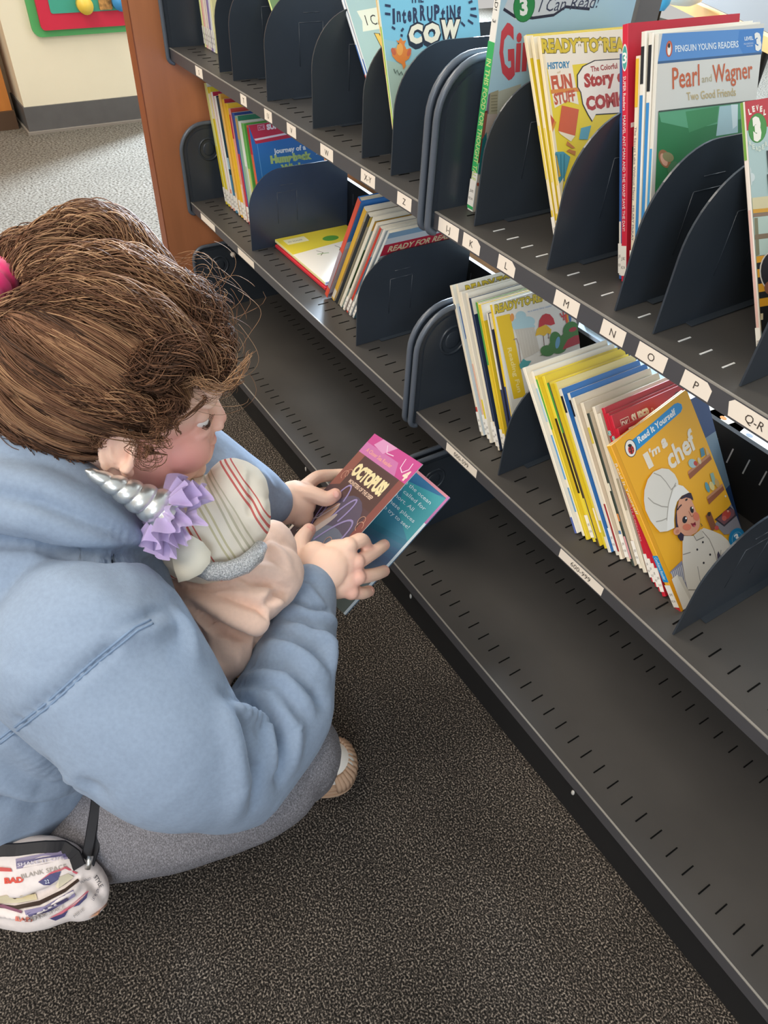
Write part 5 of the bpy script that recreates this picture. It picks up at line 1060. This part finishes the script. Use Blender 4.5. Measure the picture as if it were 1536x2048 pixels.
a.line([(.108, BH-.006), (.112, BH-.02), (.122, BH-.024), (.130, BH-.016), (.128, BH-.006)], .0016, '#ecd9ea'); a.line([(.05, BH-.004), (.062, BH-.014), (.08, BH-.012)], .0012, '#ecd9ea')
a.text('OCTOPUS!', .024, BH-.066, .019, '#efe1b0', width=.096, bold=.07); a.text('MONSTERS OF THE DEEP', .036, BH-.078, .0058, '#e6c9b4', width=.075, bold=.03)
def tent(p0, p1, p2, p3, wd, col):
    L_ = [(p0[0]*(1-t)**3+3*p1[0]*t*(1-t)**2+3*p2[0]*t*t*(1-t)+p3[0]*t**3, p0[1]*(1-t)**3+3*p1[1]*t*(1-t)**2+3*p2[1]*t*t*(1-t)+p3[1]*t**3) for t in np.linspace(0, 1, 14)]; a.line(L_, wd, col)
for q in [((.05, .05), (.02, .12), (.05, .17), (.062, .115)), ((.06, .06), (.07, .14), (.10, .15), (.085, .09)), ((.07, .05), (.10, .12), (.13, .12), (.118, .06)), ((.04, .06), (.02, .09), (.03, .13), (.045, .12))]: tent(*q, .0030, '#9a8fc0')
a.ell(.052, .085, .010, .026, '#b08f7e', rot=-15); a.ell(.060, .070, .006, .03, '#b5a8a4', rot=-25); a.line([(.02, .04), (.05, .11)], .0014, '#b9b4b8'); a.line([(.01, .055), (.04, .075), (.06, .11)], .0018, '#c9c2c8')
for cx, cy in ((.016, .145), (.022, .150), (.128, .112), (.133, .105), (.10, .062), (.03, .012)): a.line([(cx+.007*math.cos(R(q)), cy+.007*math.sin(R(q))) for q in range(0, 300, 30)], .0009, '#d0a48e')
a.rect(0, .030, .006, .075, '#dccfc0'); a.build('cover_print', t)
# ------------------------------------------------------------ doll
CD = np.array([.20, -.38, .45])
doll = thing('doll', 'doll in a striped newborn beanie and pale pink blanket with silver unicorn horn', 'doll', tuple(P(430, 1180, .76)))
def fd(o):
    if o is not None: o.matrix_parent_inverse = Matrix.Translation(-doll.location)
    return o
m_bean = bpy.data.materials.new('striped_knit'); m_bean.use_nodes = True; nt = m_bean.node_tree; bs = nt.nodes['Principled BSDF']; bs.inputs['Roughness'].default_value = .9; bs.inputs['Specular IOR Level'].default_value = .1
at = nt.nodes.new('ShaderNodeAttribute'); at.attribute_name = 'tint'; sx = nt.nodes.new('ShaderNodeSeparateColor'); nt.links.new(at.outputs['Color'], sx.inputs[0])
rp = nt.nodes.new('ShaderNodeValToRGB'); rp.color_ramp.interpolation = 'CONSTANT'
cream = '#f4ead8'; st = []
def grp(c0, n, col, wv=.010, gp=.024):
    for k in range(n): st.append((c0+k*gp, col)); st.append((c0+k*gp+wv, cream))
st = [(0, cream)]; grp(.13, 3, '#cf6a62'); grp(.43, 3, '#d4716a', .010, .030); grp(.57, 2, '#d3c9a4', .010, .03); grp(.66, 3, '#cfc7ae', .010, .03); grp(.80, 3, '#d4716a', .010, .028)
st = sorted(st)[:31]
e0 = rp.color_ramp.elements
while len(e0) < len(st): e0.new(.5)
for e, (p_, c_) in zip(e0, st): e.position = min(p_, 1); e.color = (*lin(c_), 1)
nt.links.new(sx.outputs[0], rp.inputs[0]); nt.links.new(rp.outputs[0], bs.inputs['Base Color'])
bn_ = nt.nodes.new('ShaderNodeTexNoise'); bn_.inputs['Scale'].default_value = 500; bp = nt.nodes.new('ShaderNodeBump'); bp.inputs['Strength'].default_value = .4; bp.inputs['Distance'].default_value = .001; nt.links.new(bn_.outputs['Fac'], bp.inputs['Height']); nt.links.new(bp.outputs[0], bs.inputs['Normal'])
k = MB(); E3(k, 412, 1060, .750, (.061, .057, .056)); E3(k, 470, 985, .745, (.034, .036, .036)); E3(k, 490, 1030, .750, (.028, .036, .038)); E3(k, 478, 942, .740, (.014, .012, .014)); E3(k, 350, 1090, .750, (.036, .036, .036))
ax1 = cr*.86+cu*.50
def bt(co):
    d = (co-P(415, 1055, .745)); x = (d@ax1)/.17+.50 + .10*((d@(cu*.86-cr*.5))/.06)**2*.35; return np.c_[np.clip(x, 0, .999), np.zeros(len(co)), np.zeros(len(co))]
fuse(k, 'striped_beanie', [m_bean], doll, .0022, 8, .6, colf=bt, nz=(.0022, 35), folds=[([(486, 935), (500, 985), (525, 1010)], .004, .006), ([(470, 1020), (500, 1050), (520, 1075)], -.003, .006), ([(500, 960), (512, 1000), (500, 1030)], -.004, .007), ([(400, 960), (430, 990), (440, 1040)], -.003, .01)])
m_bl = mat('pale_pink_cotton', '#edcbb8', .9, .1, noise=(200, .03, 2), bump=(900, .15, .0005), sheen=.2)
k = MB(); T(k, [(330, 1150, .80), (400, 1190, .79), (470, 1190, .79), (545, 1150, .81)], [.035, .045, .045, .036]); T(k, [(430, 1200, .79), (450, 1270, .79), (445, 1330, .77), (447, 1360, .765)], [.052, .046, .030, .010])
E3(k, 545, 1110, .83, (.028, .042, .03)); E3(k, 480, 1200, .775, (.045, .03, .03)); E3(k, 400, 1230, .775, (.022, .03, .03)); E3(k, 330, 1120, .79, (.03, .04, .03)); E3(k, 555, 1165, .81, (.026, .03, .03))
E3(k, 470, 1220, .755, (.040, .024, .014), CR@np.array([[.95, .3, 0], [-.3, .95, 0], [0, 0, 1]]))
fuse(k, 'blanket', [m_bl], doll, .0026, 6, .6, nz=(.0025, 28), folds=[([(380, 1185), (450, 1195), (520, 1215), (535, 1240)], -.008, .007), ([(385, 1200), (440, 1225), (500, 1255), (520, 1262)], .006, .010), ([(375, 1215), (430, 1255), (470, 1270), (505, 1268)], -.010, .007),
      ([(520, 1262), (515, 1310), (490, 1350)], -.006, .008), ([(480, 1150), (530, 1165), (572, 1180)], -.006, .006), ([(490, 1135), (540, 1140), (580, 1150)], .005, .008), ([(530, 1080), (560, 1110), (578, 1150)], .005, .008), ([(510, 1190), (550, 1195), (565, 1205)], .006, .007), ([(535, 1205), (555, 1185), (570, 1190)], -.006, .005),
      ([(310, 1140), (350, 1170), (420, 1178), (480, 1168)], -.005, .007), ([(380, 1250), (410, 1300), (430, 1350)], .006, .008), ([(370, 1240), (395, 1270), (420, 1330)], -.007, .007), ([(440, 1280), (470, 1310), (480, 1345)], .004, .01)])
m_ear = mat('cream_felt', '#f3ecd8', .85, .15)
pts = [(342, 1106), (344, 1088), (358, 1072), (382, 1070), (406, 1084), (422, 1104), (420, 1126), (402, 1148), (378, 1160), (357, 1165), (348, 1138)]
k = MB(); n = len(pts); vs = [P(x, y, .682+.00008*abs(x-385)) for x, y in pts]+[P(x, y, .687+.00008*abs(x-385)) for x, y in pts]+[P(384, 1112, .6775), P(384, 1112, .690)]
k.add(vs, [(i, (i+1) % n, 2*n) for i in range(n)]+[((i+1) % n+n, i+n, 2*n+1) for i in range(n)]+[(i, i+n, (i+1) % n+n, (i+1) % n) for i in range(n)], m_ear, True); fd(k.build('felt_ear', doll))
m_sil = mat('silver_foil', '#d9dbd8', .30, .6, metal=.85, bump=(60, .25, .002)); m_glit = mat('silver_glitter', '#d9dee0', .35, .6, metal=.5, bump=(900, 1, .002), noise=(700, .5, 2))
k = MB(); k.tube([P(392, 1134, .702), P(420, 1143, .699), P(455, 1142, .702), P(488, 1130, .709), P(512, 1110, .720), P(522, 1092, .732)], [.008, .0095, .0095, .0095, .009, .007], m_glit, 12); fd(k.build('glitter_headband', doll))
# horn: stuffed silver cone wound with a tight cord
h0, h1 = P(338, 1026, .652), P(170, 940, .612); ha = (h1-h0); hl = np.linalg.norm(ha); ha /= hl; hx = np.cross(ha, cf); hx /= np.linalg.norm(hx); hy = np.cross(ha, hx)
vs = []; fs = []; NU, NV = 36, 90
for j in range(NV+1):
    s_ = j/NV
    for i in range(NU):
        q = 2*math.pi*i/NU; w_ = (s_*6.2+q/(2*math.pi)) % 1; puff = .80+.20*abs(math.sin(math.pi*w_))**.5
        r_ = (.0175*(1-s_)**.85+.003)*puff*min(1, (1.02-s_)*14); vs.append(h0+ha*hl*s_+r_*(hx*math.cos(q)+hy*math.sin(q)))
for j in range(NV):
    for i in range(NU): i2 = (i+1) % NU; fs.append((j*NU+i, j*NU+i2, (j+1)*NU+i2, (j+1)*NU+i))
fs.append(tuple(range(NV*NU, NV*NU+NU))); fs.append(tuple(range(NU-1, -1, -1)))
k = MB(); k.add(vs, fs, m_sil, True); fd(k.build('silver_horn', doll))
# tulle ruffle
m_tul = mat('lilac_tulle', '#c2aedb', .8, .15, sheen=.3); nt = m_tul.node_tree; nt.nodes['Principled BSDF'].inputs['Alpha'].default_value = .80
k = MB()
for layer in range(3):
    vs = []; fs = []; NU, NV = 220, 8
    for j in range(NV+1):
        for i in range(NU+1):
            q = 2*math.pi*i/NU; s_ = j/NV; rr = .014+.022*s_+.004*math.sin(5*q+layer)*s_+.002*math.sin(11*q+2*layer)*s_
            ax_ = -.010+.010*layer + s_**.7*(.0055*math.sin(9*q+layer*2)+.0035*math.sin(16*q+layer)+.0012*math.sin(29*q)) - .006*s_
            vs.append(h0+ha*ax_+rr*(hx*math.cos(q)+hy*math.sin(q)))
    for j in range(NV):
        for i in range(NU): fs.append((j*(NU+1)+i, j*(NU+1)+i+1, (j+1)*(NU+1)+i+1, (j+1)*(NU+1)+i))
    k.add(vs, fs, m_tul, True)
fd(k.build('tulle_ruffle', doll))
# ------------------------------------------------------------ printed pouch on the floor
bag = thing('belt_bag', 'small printed white belt bag with black zip hanging at the hip, lower left', 'bag', tuple(P(80, 1770, .745)))
def fb(o):
    if o is not None: o.matrix_parent_inverse = Matrix.Translation(-bag.location)
    return o
k = MB(); E3(k, 55, 1752, .735, (.069, .042, .030)); E3(k, 110, 1768, .74, (.049, .039, .027)); E3(k, 162, 1782, .745, (.030, .031, .022)); E3(k, -40, 1748, .735, (.06, .046, .03)); E3(k, 60, 1792, .742, (.064, .034, .028))
def floorclip(co): co = co.copy(); co[:, 2] = np.maximum(co[:, 2], .001); return co
m_can = mat('printed_white_canvas', '#e6dbd6', .75, .2, noise=(90, .08, 3))
pouch = fuse(k, 'pouch', [m_can], bag, .0025, 8, .6, nz=(.0015, 40), folds=[([(-10, 1812), (40, 1812), (90, 1795), (140, 1768), (158, 1758)], -.010, .006), ([(-10, 1826), (50, 1826), (110, 1800), (160, 1770)], .005, .006), ([(165, 1752), (190, 1770), (212, 1800)], -.004, .006)])
pb = bvh_of(pouch)
def ribbon(px, w0, m, name, par, off=.0016, bv=None, dflt=.72, fix=fb):
    q = []
    for i in range(len(px)-1):
        for s_ in range(8):
            f = s_/8; x, y = px[i][0]*(1-f)+px[i+1][0]*f, px[i][1]*(1-f)+px[i+1][1]*f
            if len(px[0]) == 3: q.append(P(x, y, px[i][2]*(1-f)+px[i+1][2]*f))
            else:
                c = cast(bv, x, y, off); q.append(c if c is not None else P(x, y, dflt))
    b = MB(); v = np.array([q_ for q_ in q]); tg = np.gradient(v, axis=0); vs = []; fs = []
    for i, p_ in enumerate(v):
        n_ = np.cross(tg[i], CAM-p_); n_ /= np.linalg.norm(n_); up = (CAM-p_)/np.linalg.norm(CAM-p_)
        for a_, z_ in ((-1, 0), (-.8, .0014), (.8, .0014), (1, 0), (.8, -.0012), (-.8, -.0012)): vs.append(p_+n_*w0/2*a_+up*z_)
    for i in range(len(v)-1):
        for a_ in range(6): fs.append((i*6+a_, i*6+(a_+1) % 6, (i+1)*6+(a_+1) % 6, (i+1)*6+a_))
    fs += [tuple(range(5, -1, -1)), tuple(range((len(v)-1)*6, len(v)*6))]
    b.add(vs, fs, m, False); return fix(b.build(name, par))
m_web = mat('black_webbing', '#1d1c20', .6, .4)
ribbon([(-15, 1702), (40, 1701), (90, 1696), (125, 1696), (148, 1712), (160, 1738)], .0125, m_web, 'zip_tape', bag, bv=pb)
ribbon([(196, 1570, .752), (190, 1620, .745), (180, 1680, .738), (168, 1740, .732)], .0105, m_web, 'strap', bag)
ribbon([(214, 1585, .757), (204, 1640, .748), (190, 1700, .741), (176, 1745, .735)], .008, m_web, 'strap', bag)
k = MB(); k.tube([P(181, 1712, .728), P(175, 1738, .726)], .003, mat('bright_steel', '#d9d9d6', .25, .6, metal=.9), 10); fb(k.build('zip_pull', bag))
class SurfArt(Art): pass
def s3(px, py, d):
    c = cast(pb, px, py, .0006+d*1.5); return c if c is not None else P(px, py, .76)
def SA(name, items):
    a = Art(s3, eps=.00004, base=.0002)
    for it in items:
        if it[0] == 't':
            _, s, x, y, hh, wd, rot, col, bold = it
            vs, fs, W = text2d(s, bold); sy = hh/.7; sx = wd/W; c, d = math.cos(R(rot)), math.sin(R(rot))
            a.put([(x+xx*sx*c-yy*sy*d, y-(xx*sx*d+yy*sy*c)) for xx, yy in vs], fs, col)
        else: a.poly([(x, y) for x, y in it[1]], it[2])
    return fb(a.build(name, bag))
NAVY, RED_, GRY = '#4a4670', '#d2503f', '#9a8e92'
SA('printed_pattern', [('t', 'BAD', 10, 1766, 10, 38, 4, RED_, .06), ('t', 'BLANK SPACE', 44, 1757, 9, 92, 13, '#a39a90', 0),
    ('p', [(32, 1718), (85, 1708), (130, 1702), (136, 1718), (90, 1728), (34, 1738)], '#8a7f9a'), ('p', [(34, 1724), (82, 1716), (130, 1708), (133, 1714), (84, 1724), (34, 1732)], '#5c557c'),
    ('t', 'SHAKE IT OFF', 36, 1733, 6, 92, 9, '#cfc6d0', .02),
    ('p', [(77, 1763), (100, 1748), (122, 1742), (116, 1758), (100, 1768), (88, 1769)], NAVY), ('p', [(77, 1763), (100, 1748), (124, 1740), (130, 1737), (152, 1746), (156, 1744), (132, 1733), (100, 1745)], '#c85a68'), ('t', '22', 91, 1766, 7, 9, 12, '#dfe3ee', 0),
    ('p', [(0, 1734), (22, 1736), (26, 1743), (0, 1742)], '#c24f4a'), ('p', [(0, 1806), (46, 1822), (44, 1827), (0, 1814)], '#7a4a60'),
    ('p', [(50, 1822), (90, 1812), (130, 1790), (146, 1780), (150, 1790), (120, 1808), (80, 1822), (54, 1830)], '#857c9c'), ('p', [(56, 1826), (96, 1814), (134, 1794), (136, 1798), (98, 1820), (58, 1832)], '#585277'),
    ('t', 'BLANK SPACE', 62, 1842, 8, 74, 22, '#b3a9a2', 0), ('p', [(100, 1834), (124, 1826), (137, 1818), (130, 1830), (112, 1838)], NAVY), ('p', [(146, 1812), (164, 1796), (174, 1784), (172, 1794), (158, 1808)], NAVY),
    ('p', [(96, 1835), (126, 1824), (150, 1808), (176, 1782), (172, 1782), (148, 1804), (124, 1820)], '#cc7080'), ('t', 'BAD', 32, 1838, 6, 34, -4, '#cf7a6a', .04),
    ('t', 'STYLE', 186, 1752, 7, 26, -58, '#4a474c', .02), ('t', 'LOVE STORY', 186, 1800, 6, 30, 60, '#6a6570', 0), ('t', 'MINE', 150, 1832, 6, 24, 38, '#a09a98', 0), ('t', 'FEARLESS', 160, 1768, 5, 26, 30, '#8a8488', 0),
    ('p', [(176, 1832), (196, 1820), (212, 1806), (210, 1814), (194, 1826)], '#d9a07f')])
SA('lining_and_slit_shade', [('p', [(-10, 1806), (30, 1812), (80, 1802), (130, 1778), (156, 1757), (158, 1762), (130, 1786), (80, 1811), (30, 1820), (-10, 1814)], '#3a2a22'),  # dark strip puts the shade of the open pocket slit into colour
    ('p', [(-10, 1794), (14, 1789), (30, 1796), (42, 1790), (72, 1788), (76, 1800), (40, 1806), (0, 1807)], '#e0d4b2'), ('p', [(112, 1774), (118, 1754), (136, 1746), (148, 1752), (143, 1760), (118, 1778)], '#e6dcc0'), ('p', [(40, 1797), (56, 1792), (58, 1801), (48, 1803)], '#a5855c')])
bpy.context.view_layer.update()
